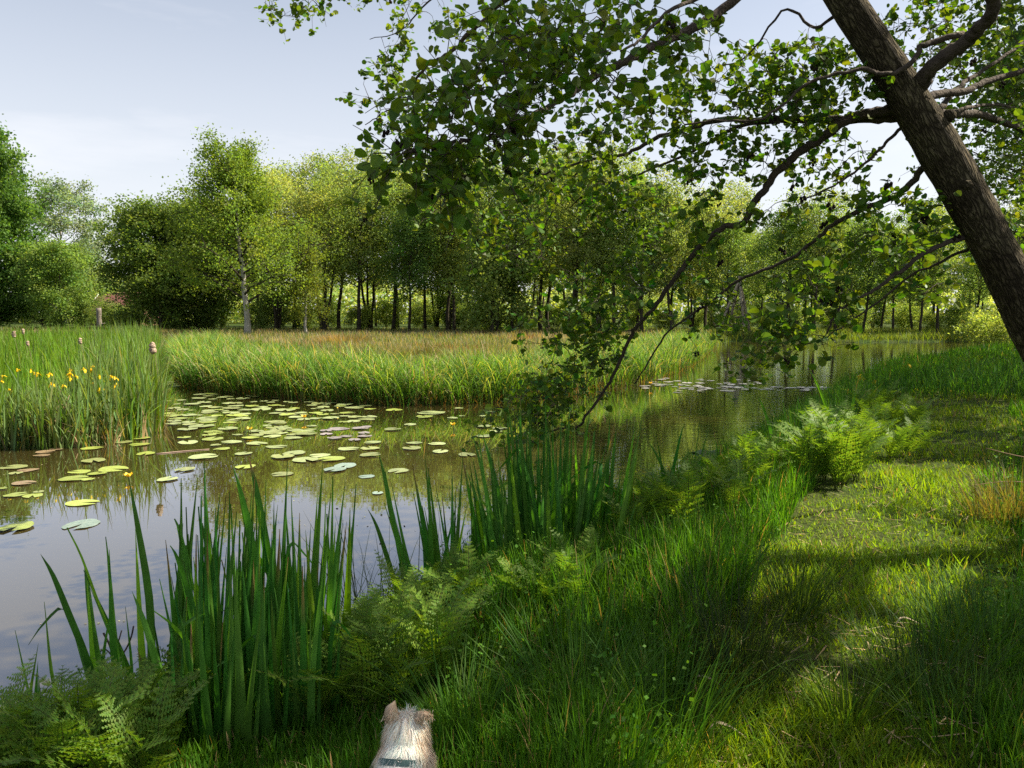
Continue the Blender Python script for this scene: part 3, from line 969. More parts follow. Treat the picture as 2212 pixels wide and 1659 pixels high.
def tussock(name, loc, hgt, nbl, rad, base, label, seed, w=0.014, cat='grass tussock', group=None, droop=0.5, tip=None, mat='grass', seg=5):
    r = np.random.RandomState(seed)
    a_ = r.rand(nbl) * 6.28
    rr = rad * np.sqrt(r.rand(nbl))
    P = np.column_stack([np.cos(a_) * rr, np.sin(a_) * rr, np.full(nbl, -0.03)])
    mb = MB()
    tint = vary(base, nbl, 0.3)
    blades(mb, P, hgt * r.uniform(0.55, 1.1, nbl), a_ + r.randn(nbl) * 0.5, 0.1 + 0.45 * r.rand(nbl) * (0.4 + rr / rad), droop * r.rand(nbl), w * r.uniform(.7, 1.2, nbl), seg, tint, tipt=None if tip is None else vary(tip, nbl, .2))
    o = mb.build(name, M[mat])
    o.location = [float(c) for c in loc]
    tag(o, label, cat, group)
    return o


tussock('grass_tussock', gpos(1872, 47.5), 1.25, 700, 0.5, (0.13, 0.20, 0.02), 'bright green tussock on the far bank, the first of the two by the water', 1, w=0.03, group='tussocks on the far bank')
tussock('grass_tussock', gpos(1940, 47), 1.2, 700, 0.5, (0.14, 0.21, 0.02), 'bright green tussock on the far bank, nearer the leaning trunk', 2, w=0.03, group='tussocks on the far bank')
tussock('grass_tussock', gpos(1795, 49), 1.0, 500, 0.5, (0.14, 0.20, 0.03), 'low pale tussock on the far bank behind the sunlit leaf sprays', 3, w=0.03, group='tussocks on the far bank')
tussock('grass_tussock', gpos(740, 40), 0.85, 800, 1.3, (0.25, 0.18, 0.10), 'wide reddish brown rush tussock in the middle of the meadow', 4, w=0.02)
tussock('grass_tussock', gpos(900, 27), 0.8, 500, 0.7, (0.12, 0.11, 0.035), 'olive rush tussock behind the sedge belt', 5, w=0.012)

# ------------------------------------------------------------------ cattails and flag irises of the reed bed
M['catfluff'] = plain('cattail_fluff', (0.30, 0.19, 0.12), 0.95, 0.05, noise=35, col2=(0.62, 0.50, 0.40), bump=1.0, bscale=60)
M['stem'] = leafmat('green_stem', 0.1, var=0.1)
for (px, py, Y, hl, r0, lb) in [(330, 752, 12.9, 0.21, 0.050, 'fat fluffy brown cattail head at the tip of the reed bed'), (173, 737, 15.0, 0.13, 0.030, 'small slim cattail head in the middle of the reed bed'), (30, 722, 17.5, 0.15, 0.040, 'pale fluffy cattail head at the back of the reed bed'), (50, 716, 22, 0.16, 0.035, 'thin pale cattail head far back in the reed bed'), (60, 742, 17, 0.12, 0.03, 'faded cattail head low among the back reeds')]:
    top = at(px, py, Y)
    base = np.array([top[0] + 0.12, Y + 0.05, -0.05])
    o = empty('cattail', base)
    L_ = top - base
    mb = MB()
    P = smooth_path([(0, 0, 0), L_ * 0.5 + [0.03, 0, 0], L_ + [0, 0, hl * 0.55]], 4)
    tube(mb, P, np.linspace(0.008, 0.004, len(P)), 6, (0.20, 0.19, 0.08))
    mb.build('stalk', M['stem'], o)
    mb = MB()
    zz = np.linspace(-0.5, 0.5, 12)
    rr = r0 * np.sqrt(np.clip(1 - (2 * np.abs(zz)) ** 4, 0.02, 1)) * (1 + 0.22 * rng.randn(12) * (r0 > .035))
    tube(mb, np.column_stack([L_[0] + 0.006 * rng.randn(12), L_[1] + 0 * zz, L_[2] + zz * hl]), np.abs(rr), 12, rough=0.3)
    mb.build('seed_head', M['catfluff'], o)
    tag(o, lb, 'cattail', 'cattails of the reed bed')


def flag_flower_mesh():
    mb = MB()
    r_ = np.random.RandomState(3)
    for q in range(3):
        a_ = q * 2.094
        d_ = np.array([math.cos(a_), math.sin(a_), 0]); s_ = np.array([-d_[1], d_[0], 0])
        pts = []
        for t, w, z in ((0, .006, 0), (.35, .018, .02), (.7, .026, .005), (1, .012, -.035)):
            c_ = d_ * 0.055 * t + np.array([0, 0, z])
            pts += [c_ - s_ * w, c_ + s_ * w]
        mb.add(pts, np.array([[0, 1, 3, 2], [2, 3, 5, 4], [4, 5, 7, 6]]), (0.80, 0.55, 0.01))
        a_ += 1.05
        d_ = np.array([math.cos(a_), math.sin(a_), 0]); s_ = np.array([-d_[1], d_[0], 0])
        pts = []
        for t, w in ((0, .005), (.6, .012), (1, .004)):
            c_ = d_ * 0.016 * t + np.array([0, 0, .05 * t])
            pts += [c_ - s_ * w, c_ + s_ * w]
        mb.add(pts, np.array([[0, 1, 3, 2], [2, 3, 5, 4]]), (0.82, 0.62, 0.03))
    return mb.mesh('flower', M['petal'])


FLOWER = flag_flower_mesh()


def flag_iris(px, py, Y, label, group, sc=1.25):
    top = at(px, py, Y)
    gz = max(float(height(np.array([top[0]]), np.array([Y]))[0]), -0.05)
    o = empty('iris_flower', (top[0], Y, gz - 0.02))
    mb = MB()
    P = smooth_path([(0.02, 0, 0), (0.01, 0.01, (top[2] - gz) * 0.6), (0, 0, top[2] - gz)], 3)
    tube(mb, P, np.linspace(0.007, 0.004, len(P)), 5, (0.09, 0.15, 0.03))
    blades(mb, np.array([[0.01, 0, (top[2] - gz) * .3]]), [(top[2] - gz) * .5], [1.0], 0.15, 0.1, 0.016, 3, (0.09, 0.15, 0.03))
    mb.build('stem', M['stem'], o)
    f = link(bpy.data.objects.new('flower', FLOWER))
    f.parent = o
    f.location = (0, 0, top[2] - gz)
    f.rotation_euler = (rng.randn() * 0.3, rng.randn() * 0.3, rng.rand() * 6)
    f.scale = (sc, sc, sc)
    tag(o, label, 'iris', group)


IR = [(38, 797, 12.2), (65, 798, 12.4), (75, 804, 12.0), (82, 807, 12.6), (104, 808, 12.0), (108, 806, 12.8), (3, 822, 11.8), (6, 812, 12.4), (150, 815, 11.9), (151, 806, 12.1), (163, 812, 12.5), (152, 798, 12.8), (181, 797, 12.4), (197, 798, 12.6), (201, 790, 13.0), (214, 811, 12.2), (242, 813, 12.0), (249, 816, 12.1), (251, 830, 12.3), (248, 834, 12.2), (112, 829, 11.8), (137, 832, 11.8), (216, 840, 11.9), (219, 838, 12.1), (201, 826, 12.3), (20, 840, 12.0)]
IR.sort()
for q, (px, py, Y) in enumerate(IR):
    flag_iris(px, py, Y, 'yellow flag iris bloom among the reeds, %s counting towards the cattail tip' % ordinal(q), 'yellow irises in the reed bed', 0.6 + 0.35 * rng.rand())
IR2 = [(1858, 812, 15.0, 'paired yellow iris bloom above the ferns by the open water'), (1863, 818, 15.2, 'yellow iris bloom just under the paired one above the ferns'), (1890, 824, 14.5, 'yellow iris bloom standing among tall grass beside the fern bank'), (1963, 788, 17.0, 'single yellow iris bloom highest up on the grassy near bank'), (1842, 843, 13.5, 'half hidden yellow iris bloom low in the grass at the shore')]
for (px, py, Y, lb) in IR2:
    flag_iris(px, py, Y, lb, 'yellow irises on the near bank', 1.2)

# bent dry reeds
def strawpile(name, px, py, paths, label):
    o_ = on(px, py)
    mb = MB()
    for P, r_ in paths:
        P = np.asarray(P, float)
        tube(mb, smooth_path(P, 3), np.linspace(r_, r_ * 0.5, 3 * (len(P) - 1) + 1), 5, vary((0.42, 0.32, 0.21), 1, .2)[0])
    r_ = np.random.RandomState(9)
    k = 60
    b = np.column_stack([r_.uniform(-.25, .25, k), r_.uniform(-.05, .2, k), r_.uniform(0.1, 0.42, k)])
    blades(mb, b, r_.uniform(.2, .5, k), r_.rand(k) * 6.28, 0.3 * r_.rand(k), 1.4 * r_.rand(k), 0.015, 4, vary((0.27, 0.19, 0.11), k, .3))
    o = mb.build(name, M['dry'])
    o.location = o_
    tag(o, label, 'dead reeds')


strawpile('dead_reed_clump', 135, 962, [([(-.36, -.1, -.02), (-.2, -.05, .33), (0.02, 0, .48), (.12, .05, .75)], .016), ([(-.05, 0, -.05), (.03, 0, .3), (.0, .05, .55), (.08, 0, .72)], .013), ([(-.18, 0, .42), (0, .02, .5), (.14, 0, .62)], .012), ([(.35, -.1, .0), (.15, 0, .25), (.0, 0, .5)], .012), ([(-.22, .05, -.02), (-.21, .05, .7)], .010), ([(.5, -.05, -.02), (.3, 0, .2), (.1, 0, .42)], .01)], 'broken bleached reed stalks folded over the water at the reed bed edge')
o_ = on(395, 980)
mb = MB()
P = np.array([on(338, 981), on(400, 975), on(452, 971)]) + [0, 0, 0.006]
tube(mb, smooth_path(P, 4), np.linspace(0.008, 0.005, 9), 6, (0.42, 0.30, 0.24))
tag(mb.build('floating_reed_stalk', M['dry']), 'long pinkish dead reed stalk floating on the calm pond', 'reed stalk')

# ------------------------------------------------------------------ water-lily pads
A = [(540,147,55),(450,170,72),(715,157,70),(590,180,48),(875,170,75),(500,210,75),(940,145,45),(990,156,50),(740,217,72),(980,205,40),(1080,197,45),(1190,190,40),(1150,208,45),(1520,183,45),(1615,186,38),(1520,203,55),(1600,222,70),(1730,217,60),(380,227,82),(830,243,60),(960,243,70),(1065,252,60),(1050,272,110),(1190,240,70),(1260,246,30),(1540,240,55),(1655,254,65),(1860,232,90),(1950,262,95),(2060,240,70),(2105,277,60),(300,278,65),(130,290,35),(380,286,35),(560,286,80),(650,284,50),(550,305,85),(770,267,90),(765,307,90),(895,320,70),(905,282,70),(1290,282,110),(1380,268,55),(1560,273,28),(1690,287,75),(160,320,65),(210,338,95),(450,333,38),(620,338,60),(1200,313,75),(1320,324,95),(1440,313,60),(1590,313,70),(1650,324,70),(1880,313,78),(265,366,85),(215,389,75),(495,362,75),(350,402,70),(200,419,75),(510,391,65),(470,440,135),(345,470,108),(360,425,75),(770,385,60),(880,367,85),(760,403,70),(1200,394,90),(1390,354,80),(1465,372,75),(1720,362,90),(1860,342,58),(1960,352,75),(2110,350,80),(1950,390,80),(2080,374,85),(1110,438,48),(1230,420,55),(1180,452,88),(1545,438,55),(1765,460,65),(2075,442,55),(1215,481,85),(1385,480,85),(1430,498,75),(1540,470,60),(1680,483,70),(1685,515,70),(2045,507,65),(550,525,75),(1015,528,70),(945,554,85),(1230,508,78),(1165,537,90),(1350,523,60),(1370,554,88),(1770,557,75),(1870,538,65),(310,552,72),(345,597,105),(575,567,108),(775,598,98),(610,627,55),(680,660,80),(1010,605,108),(1190,638,103),(1960,573,68),(2140,600,85),(1890,662,105),(2110,655,105),(880,708,90),(1380,700,118),(1265,738,128),(1630,728,100),(1480,765,140),(1750,757,135),(480,742,138),(2100,722,105),(1870,822,120),(1775,862,117),(905,832,108),(1270,903,108),(320,862,100),(140,958,105),(2080,928,80),(705,1148,80),(655,1196,80),(860,1198,70),(110,1200,95),(390,1335,30),(1070,1290,80),(810,1420,70),(2180,1090,60)]
Bp = [(875,752,65),(770,776,55),(875,792,62),(570,815,65),(355,823,40),(275,838,55),(265,862,48),(95,932,80),(100,970,45),(180,950,60),(910,848,60),(580,893,78),(695,945,90),(500,960,65),(600,976,60),(450,1006,85),(548,1011,40),(140,1033,70),(10,1068,35),(90,1108,66),(205,1108,65),(240,1090,35),(500,1155,97),(515,1287,113),(110,1307,107),(850,1390,75),(755,1213,55),(905,1200,65),(1010,1168,65)]
Cp = [(400,1128,60),(640,1148,90),(590,1172,60),(800,1120,30),(765,1180,35),(820,1168,22),(995,1140,32),(950,1168,25),(385,1252,55),(500,1220,40),(520,1335,52),(510,1370,65),(668,1340,58),(685,1390,55),(850,1408,62),(955,1233,55),(1060,1243,50),(955,1292,58),(1035,1264,40),(430,1507,70)]
pads = [(329 + x * .2232, 823 + y * .2232, w * .2232) for x, y, w in A] + [(x * .3472, 686 + y * .3472, w * .3472) for x, y, w in Bp] + [(713 + x * .3472, 494 + y * .3472, w * .3472) for x, y, w in Cp]
r = np.random.RandomState(50)
for q in range(100):
    if q < 78: t = r.rand() ** 1.0; cx, cyy = 60 + 1180 * t, r.normal(905, 30)
    else: cx, cyy = r.uniform(1150, 1950), r.normal(935, 10)
    cyy = np.clip(cyy, 835, 985)
    pads.append((1371.5 + cx * .2232, 631 + cyy * .2232, r.uniform(26, 56) * .2232))
for q in range(58):
    x_, y_ = r.uniform(348, 800), 850 + 95 * r.rand() ** 1.3
    pads.append((x_, y_, r.uniform(9, 20) * (.75 + .5 * (y_ - 850) / 95)))
for q in range(9):
    pads.append((r.uniform(354, 420), r.uniform(826, 836), r.uniform(7, 12)))
padmeshes = []
for q in range(7):
    mb = MB()
    r_ = np.random.RandomState(60 + q)
    nseg = 30
    notch = 0.24
    th = np.linspace(notch, 2 * math.pi - notch, nseg)
    el = 1 + 0.10 * np.cos(th) + 0.03 * np.sin(3 * th + q) + 0.02 * r_.randn(nseg)
    wv = 0.035 * np.sin(2 * th + q * 1.7) + 0.022 * np.sin(5 * th + q)
    rings = [(0.12, 0.0), (0.55, 0.3), (0.88, 0.7), (1.0, 1.0)]
    V = []
    for rr_, k in rings:
        V.append(np.column_stack([np.cos(th) * el * rr_, np.sin(th) * el * rr_ * 0.86, 0.012 + 0.02 * k * (wv / 0.03 * 0.5 + (0.4 if q % 2 else 0)) * (1.3 if rr_ == 1 else 1)]))
    V = np.concatenate(V)
    i, j = np.meshgrid(np.arange(3), np.arange(nseg - 1), indexing='ij')
    a = i * nseg + j
    fq = np.stack([a, a + nseg, a + nseg + 1, a + 1], -1).reshape(-1, 4)
    V = np.vstack([V, [[0, 0, 0.012]]])
    ft = np.stack([np.full(nseg - 1, len(V) - 1), np.arange(nseg - 1), np.arange(1, nseg)], -1)
    mb.add(V, [fq, ft])
    padmeshes.append(mb)


def pad_mat(name, c1, c2, c3, rough=0.3, spec=0.6):
    m, t, o = nodes(name)
    pb = t.nodes.new('ShaderNodeBsdfPrincipled')
    pb.inputs['Roughness'].default_value = rough
    pb.inputs['Specular IOR Level'].default_value = spec
    tcn = t.nodes.new('ShaderNodeTexCoord')
    oi = t.nodes.new('ShaderNodeObjectInfo')
    ad = t.nodes.new('ShaderNodeVectorMath'); ad.operation = 'ADD'
    t.links.new(tcn.outputs['Object'], ad.inputs[0]); t.links.new(oi.outputs['Location'], ad.inputs[1])
    n = t.nodes.new('ShaderNodeTexNoise'); n.inputs['Scale'].default_value = 3.5; n.inputs['Detail'].default_value = 5
    t.links.new(ad.outputs[0], n.inputs['Vector'])
    rp = t.nodes.new('ShaderNodeValToRGB')
    e = rp.color_ramp.elements
    e[0].position = 0.36; e[0].color = (*c1, 1)
    e[1].position = 0.62; e[1].color = (*c2, 1)
    x = e.new(0.72); x.color = (*c3, 1)
    t.links.new(n.outputs['Fac'], rp.inputs['Fac'])
    # fine radial veins
    sx = t.nodes.new('ShaderNodeSeparateXYZ'); t.links.new(tcn.outputs['Object'], sx.inputs[0])
    an = t.nodes.new('ShaderNodeMath'); an.operation = 'ARCTAN2'; t.links.new(sx.outputs['Y'], an.inputs[0]); t.links.new(sx.outputs['X'], an.inputs[1])
    sc = t.nodes.new('ShaderNodeMath'); sc.operation = 'MULTIPLY'; sc.inputs[1].default_value = 22; t.links.new(an.outputs[0], sc.inputs[0])
    sn = t.nodes.new('ShaderNodeMath'); sn.operation = 'SINE'; t.links.new(sc.outputs[0], sn.inputs[0])
    mr = t.nodes.new('ShaderNodeMapRange'); mr.inputs['From Min'].default_value = -1; mr.inputs['To Min'].default_value = 0.9; mr.inputs['To Max'].default_value = 1.06; t.links.new(sn.outputs[0], mr.inputs['Value'])
    vr = t.nodes.new('ShaderNodeMapRange'); vr.inputs['To Min'].default_value = 0.68; vr.inputs['To Max'].default_value = 1.06; t.links.new(oi.outputs['Random'], vr.inputs['Value'])
    m2 = t.nodes.new('ShaderNodeMath'); m2.operation = 'MULTIPLY'; t.links.new(mr.outputs[0], m2.inputs[0]); t.links.new(vr.outputs[0], m2.inputs[1])
    vm = t.nodes.new('ShaderNodeVectorMath'); vm.operation = 'SCALE'; t.links.new(rp.outputs['Color'], vm.inputs[0]); t.links.new(m2.outputs[0], vm.inputs['Scale'])
    t.links.new(vm.outputs['Vector'], pb.inputs['Base Color'])
    b = t.nodes.new('ShaderNodeBump'); b.inputs['Strength'].default_value = 0.25; b.inputs['Distance'].default_value = 0.01
    t.links.new(n.outputs['Fac'], b.inputs['Height']); t.links.new(b.outputs['Normal'], pb.inputs['Normal'])
    t.links.new(pb.outputs[0], o.inputs['Surface'])
    return m


PADC = {
    'pale green': pad_mat('pale_green_pad', (0.33, 0.40, 0.15), (0.43, 0.48, 0.22), (0.45, 0.42, 0.20)),
    'yellow-green': pad_mat('yellow_green_pad', (0.32, 0.40, 0.07), (0.40, 0.46, 0.11), (0.40, 0.36, 0.10)),
    'olive': pad_mat('olive_pad', (0.25, 0.30, 0.10), (0.36, 0.38, 0.15), (0.36, 0.28, 0.13)),
    'purplish': pad_mat('purplish_pad', (0.30, 0.24, 0.26), (0.38, 0.33, 0.33), (0.33, 0.33, 0.22)),
    'reddish brown': pad_mat('reddish_pad', (0.25, 0.16, 0.10), (0.33, 0.25, 0.14), (0.31, 0.31, 0.13)),
    'blue-grey': pad_mat('blue_grey_pad', (0.22, 0.31, 0.26), (0.32, 0.40, 0.33), (0.36, 0.41, 0.26)),
    'grey half-sunk': pad_mat('grey_pad', (0.13, 0.12, 0.12), (0.20, 0.18, 0.17), (0.18, 0.17, 0.13)),
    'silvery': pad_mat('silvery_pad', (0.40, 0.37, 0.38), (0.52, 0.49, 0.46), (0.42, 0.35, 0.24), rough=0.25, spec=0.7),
}
PM = {k: [m.mesh('lily_pad', v) for m in padmeshes] for k, v in PADC.items()}
rows = {}
plist = []
for (px, py, hw) in pads:
    p = on(px, py)
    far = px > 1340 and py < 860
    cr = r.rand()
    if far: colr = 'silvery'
    elif 700 < px < 800 and 915 < py < 955: colr = 'purplish'
    elif px < 235 and 965 < py < 1075 and cr < 0.45: colr = 'reddish brown'
    elif py > 1070 and px > 225 and px < 600: colr = 'grey half-sunk'
    elif (690 < px < 850 and 1000 < py) or (px > 140 and px < 225 and py > 1120): colr = 'blue-grey'
    else: colr = 'pale green' if cr < 0.56 else ('yellow-green' if cr < 0.78 else 'olive')
    if px < 340 and colr == 'pale green': colr = 'yellow-green'
    plist.append((px, py, hw, p, colr, far))
ROWN = [(-1, 838, 'in the narrow inlet beside the sedge'), (838, 872, 'close under the sedge bank'), (872, 893, 'a little off the sedge bank'), (893, 915, 'in the upper middle of the lily field'), (915, 940, 'in the middle of the lily field'), (940, 975, 'in the lower middle of the lily field'), (975, 1012, 'along the near rim of the lily field'), (1012, 1080, 'on open water below the lily field'), (1080, 1300, 'on the calm pool nearest the bank')]
plist.sort(key=lambda t: t[0])
cnt = {}
for (px, py, hw, p, colr, far) in plist:
    rad = hw / F * math.hypot(p[1], EYE)
    o = link(bpy.data.objects.new('lily_pad', PM[colr][r.randint(7)]))
    low = colr == 'grey half-sunk'
    o.location = (p[0], p[1], -0.006 if low else 0.004 + 0.012 * r.rand())
    o.rotation_euler = (r.randn() * 0.015, r.randn() * 0.015, r.rand() * 6.28)
    o.scale = (rad, rad, min(rad * 1.0, 0.3))
    if far: where = ('in the %s band of the far lily strip' % ('back' if py < 830 else 'middle' if py < 838 else 'front'))
    elif px < 345 and py < 1080: where = 'off the reed bed, ' + ('beside its straw edge' if py < 985 else 'on its reflection')
    else: where = next(t for a_, b_, t in ROWN if a_ <= py < b_)
    cnt[(colr, where)] = cnt.get((colr, where), 0) + 1
    tag(o, '%s pad %s, %s from left' % (colr, where, ordinal(cnt[(colr, where)] - 1)), 'lily pad', 'water lily pads on the pond')

# pollen, seeds and bits of leaf drifting on the pond
k = 5200
cx_, cy_ = r.uniform(-40, 1500, k), 770 + 640 * r.rand(k) ** 2.2
b = np.array([on(x, y) for x, y in zip(cx_, cy_)])
b = b[(sdist(b[:, 0], b[:, 1]) < -.05) & (vnoise(b[:, 0], b[:, 1], .55, 71) + .5 * vnoise(b[:, 0], b[:, 1], 1.9, 72) > -.05)]
b[:, 2] = .003
mb = MB()
leaf_set(mb, b, .004 + .016 * r.rand(len(b)) ** 3 + .0009 * b[:, 1], r.randn(len(b), 3) * .05 + [0, 0, 1], vary((.30, .29, .15), len(b), .5))
tag(mb.build('debris', M['dry'], smooth=False), kind='stuff')

# yellow water-lily buds on stalks
M['bud'] = leafmat('yellow_lily_bud', 0.1, var=0.1)
for (px, py, Y, lb) in [(657, 902, None, 'open yellow water lily bloom standing over the middle pads'), (540, 929, None, 'yellow water lily bud beside a greenish one'), (535, 925, None, 'small greenish water lily bud beside the yellow one'), (729, 883, None, 'small yellow water lily bud under the sedge bank'), (979, 919, None, 'orange-yellow water lily bloom alone on brown water'), (1406, 829, None, 'yellow water lily bloom at the edge of the far lily strip'), (278, 1030, None, 'yellow water lily bud on the reed reflection')]:
    b = on(px, py + 9)
    o = empty('water_lily_bloom', b)
    hgt = 9 / F * b[1] + 0.02
    mb = MB(); tube(mb, [(0.02, 0, -0.05), (0.01, 0, hgt * .6), (0, 0, hgt)], 0.008, 6, (0.12, 0.13, 0.04)); mb.build('stalk', M['stem'], o)
    mb = MB()
    zz = np.linspace(-1, 1, 7)
    s_ = 0.5 if 'small' in lb else 0.72
    tube(mb, np.column_stack([0 * zz, 0 * zz, hgt + 0.028 * s_ * zz]), 0.032 * s_ * np.sqrt(np.clip(1.04 - zz ** 2, 0.05, 1)), 9, (0.80, 0.56, 0.03) if 'greenish' not in lb else (0.40, 0.38, 0.06))
    if s_ > .6:
        for q in range(5):
            a_ = q * 1.257; d_ = np.array([math.cos(a_), math.sin(a_), 0]); t_ = np.array([-d_[1], d_[0], 0])
            mb.add([d_ * .015 + [0, 0, hgt - .015], d_ * .045 + t_ * .022 + [0, 0, hgt + .012], d_ * .055 + [0, 0, hgt + .03], d_ * .045 - t_ * .022 + [0, 0, hgt + .012]], np.array([[0, 1, 2, 3]]), (0.85, 0.55, 0.02))
    mb.build('flower', M['bud'], o)
    tag(o, lb, 'water lily', 'yellow water lily blooms')


# ------------------------------------------------------------------ near bank: irises
def project(P):
    P = np.asarray(P, float)
    v = P - np.array([0, 0, EYE])
    dep = v[..., 1] * CP - v[..., 2] * SP
    up = v[..., 1] * SP + v[..., 2] * CP
    dep = np.where(dep < 0.05, 0.05, dep)
    return 1106 + F * v[..., 0] / dep, 829.5 - F * up / dep


def sword(mb, ctrl, w, tint, roll=0.0, seg=14, dry=False):
    """sword leaf along the control points: shallow V section, widest in the lower half, long point"""
    P = smooth_path(ctrl, max(3, seg // (len(ctrl) - 1)))
    m = len(P)
    T = nrm(np.gradient(P, axis=0))
    ref = np.array([math.cos(roll), math.sin(roll), 0.0])
    Sx = nrm(np.cross(T, np.cross(ref[None], T)))
    Nn = np.cross(Sx, T)
    t = np.linspace(0, 1, m)
    ww = 0.5 * w * np.clip(0.75 + t, 0, 1) * np.clip(1 - np.clip((t - 0.45) / 0.55, 0, 1) ** 1.7, 0.02, 1)
    V = np.stack([P - Sx * ww[:, None], P + Nn * (0.14 * w), P + Sx * ww[:, None]], 1).reshape(-1, 3)
    i = np.arange(m - 1)[:, None] * 3
    q = np.concatenate([i + [0, 1, 4, 3], i + [1, 2, 5, 4]])
    if dry:                                # withered brown tip
        k = np.clip((t - rng.uniform(.86, .97)) / .04, 0, 1)[:, None]
        tint = np.repeat(np.asarray(tint)[None] * (1 - k) + np.array([(.26, .17, .07)]) * k, 3, 0)
    mb.add(V, q, tint)


IRISC = (0.066, 0.185, 0.026)
iris_count = {}


def iris_plant(label, leaves, group='yellow flag clumps along the near shore', zb=0.03):
    """leaves: (base px, base py, tip px, tip py[, bend px, py]) in the measuring frame, given real depth from their foot"""
    b0 = np.mean([on(l[0], l[1], zb) for l in leaves], 0)
    o = empty('iris_plant', b0)
    more = []
    for l in leaves:                       # younger leaves beside the tall ones
        for _ in range(3 if 'tallest' in label or 'grassy side' in label else 2 if len(leaves) > 7 else 1):
            jx = rng.randn() * 13
            if rng.rand() < .1:            # a snapped leaf, its end hanging
                ax_, ay_ = l[0] + (l[2] - l[0]) * .6 + jx, l[1] + (l[3] - l[1]) * rng.uniform(.5, .75)
                sg = rng.choice([-1, 1])
                more.append((l[0] + jx, l[1], ax_ + sg * rng.uniform(40, 85), ay_ + rng.uniform(10, 90), ax_, ay_))
                continue
            more.append((l[0] + rng.randn() * 12, l[1] + rng.uniform(-12, 22), l[2] * .72 + l[0] * .28 + jx, l[3] + rng.uniform(15, 190)))
    for l in leaves + more:
        b = on(l[0], l[1], zb)
        Yt = b[1] + rng.uniform(-0.12, 0.16)
        tip = at(l[2], l[3], Yt)
        if len(l) >= 6:
            mid = at(l[4], l[5], (b[1] + Yt) / 2)
            ctrl = [b - [0, 0, .08], b * .45 + mid * .55, mid, mid * .45 + tip * .55 + [0, 0, .03], tip]
        else:
            mid = (b + tip) / 2 + np.array([rng.randn() * .012, rng.randn() * .02, 0])
            ctrl = [b - [0, 0, .08], b * .6 + mid * .4, mid, tip]
        ln = np.linalg.norm(tip - b)
        mb = MB()
        tint = vary(IRISC, 1, 0.25, 0.15)[0]
        if rng.rand() < 0.14: tint = tint * np.array([2.4, 1.8, 0.8])
        sword(mb, np.array(ctrl) - b0, rng.uniform(0.028, 0.046) * np.clip(ln / 0.9, 0.5, 1.1), tint, rng.uniform(-0.7, 0.7), dry=rng.rand() < .12)
        mb.build('leaf', M['iris'], o)
    tag(o, label, 'iris plant', group)
    return o


iris_plant('sparse iris shoots standing in the pool beyond the corner ferns', [(78, 1570, 33, 1361), (58, 1575, 83, 1390), (88, 1580, 82, 1428), (145, 1585, 96, 1300), (120, 1590, 134, 1455)])
iris_plant('tall slanting iris leaves crossing over the calm pool', [(240, 1555, 87, 1196, 150, 1330), (310, 1540, 146, 1139, 215, 1310), (225, 1545, 182, 1218, 196, 1330), (270, 1560, 229, 1159, 245, 1340), (225, 1550, 158, 1364), (219, 1560, 240, 1309), (281, 1570, 271, 1310), (205, 1560, 196, 1400)])
iris_plant('iris with one very long dark leaf and one bent pale leaf', [(335, 1590, 278, 1033, 322, 1290), (430, 1680, 285, 1277, 350, 1470), (465, 1680, 333, 1319, 441, 1441), (360, 1600, 295, 1395), (350, 1590, 327, 1310), (410, 1640, 345, 1250)])
rI = np.random.RandomState(77)


def fan(n, bx, by, tx, ty, sd=8):
    out = []
    n = int(n * 1.5)
    for q in range(n):
        f = (q + rI.rand()) / n
        out.append((bx[0] + (bx[1] - bx[0]) * f + rI.randn() * sd, rI.uniform(*by), tx[0] + (tx[1] - tx[0]) * f + rI.randn() * sd * 2.2, rI.uniform(ty[0] - 45, ty[1] - 100)))
    return out


iris_plant('upright iris clump with a thin lone leaf on its pool side', [(370, 1580, 392, 1033), (375, 1590, 427, 1026), (455, 1600, 378, 1120, 400, 1210), (465, 1610, 368, 1178, 402, 1270)] + fan(4, (380, 450), (1570, 1620), (360, 470), (1170, 1300)))
iris_plant('densest dark iris clump in the middle of the pool shore', [(460, 1640, 441, 988), (470, 1640, 465, 1096), (480, 1650, 521, 1186), (490, 1640, 545, 1060)] + fan(9, (430, 530), (1590, 1660), (410, 560), (1060, 1330)))
iris_plant('iris clump with two long leaves crossing in a narrow X', [(590, 1620, 505, 1012, 545, 1180), (640, 1600, 538, 988, 575, 1180), (540, 1620, 575, 1037), (520, 1650, 600, 1090)] + fan(7, (520, 600), (1580, 1650), (500, 640), (1080, 1320)))
iris_plant('tall iris clump next to the pale ferns at the pool corner', [(600, 1600, 621, 995), (655, 1590, 698, 985), (690, 1590, 746, 1037), (680, 1560, 715, 1058), (690, 1590, 660, 1144), (720, 1570, 770, 1045)] + fan(9, (610, 720), (1540, 1620), (600, 760), (1050, 1330)))
iris_plant('close iris clump with its foot hidden, in front of the densest dark clump', fan(9, (400, 560), (1700, 1760), (370, 570), (1200, 1460)))
iris_plant('close iris clump with its foot hidden, on the dog side of the densest dark clump', fan(8, (570, 720), (1690, 1750), (560, 750), (1220, 1470)))
iris_plant('low iris leaves sprawling behind the dog', [(620, 1700, 700, 1470), (660, 1720, 560, 1590, 600, 1600), (735, 1690, 820, 1600), (720, 1640, 990, 1513, 830, 1511), (690, 1650, 850, 1570)])
iris_plant('thin iris clump rising out of the pale ferns by the shore', [(905, 1330, 817, 975, 850, 1130), (900, 1330, 830, 1085), (945, 1320, 890, 1000), (940, 1320, 918, 985), (955, 1320, 925, 1010), (975, 1310, 1000, 985), (985, 1320, 940, 1040), (880, 1350, 795, 1100, 835, 1200), (960, 1310, 985, 1060)])
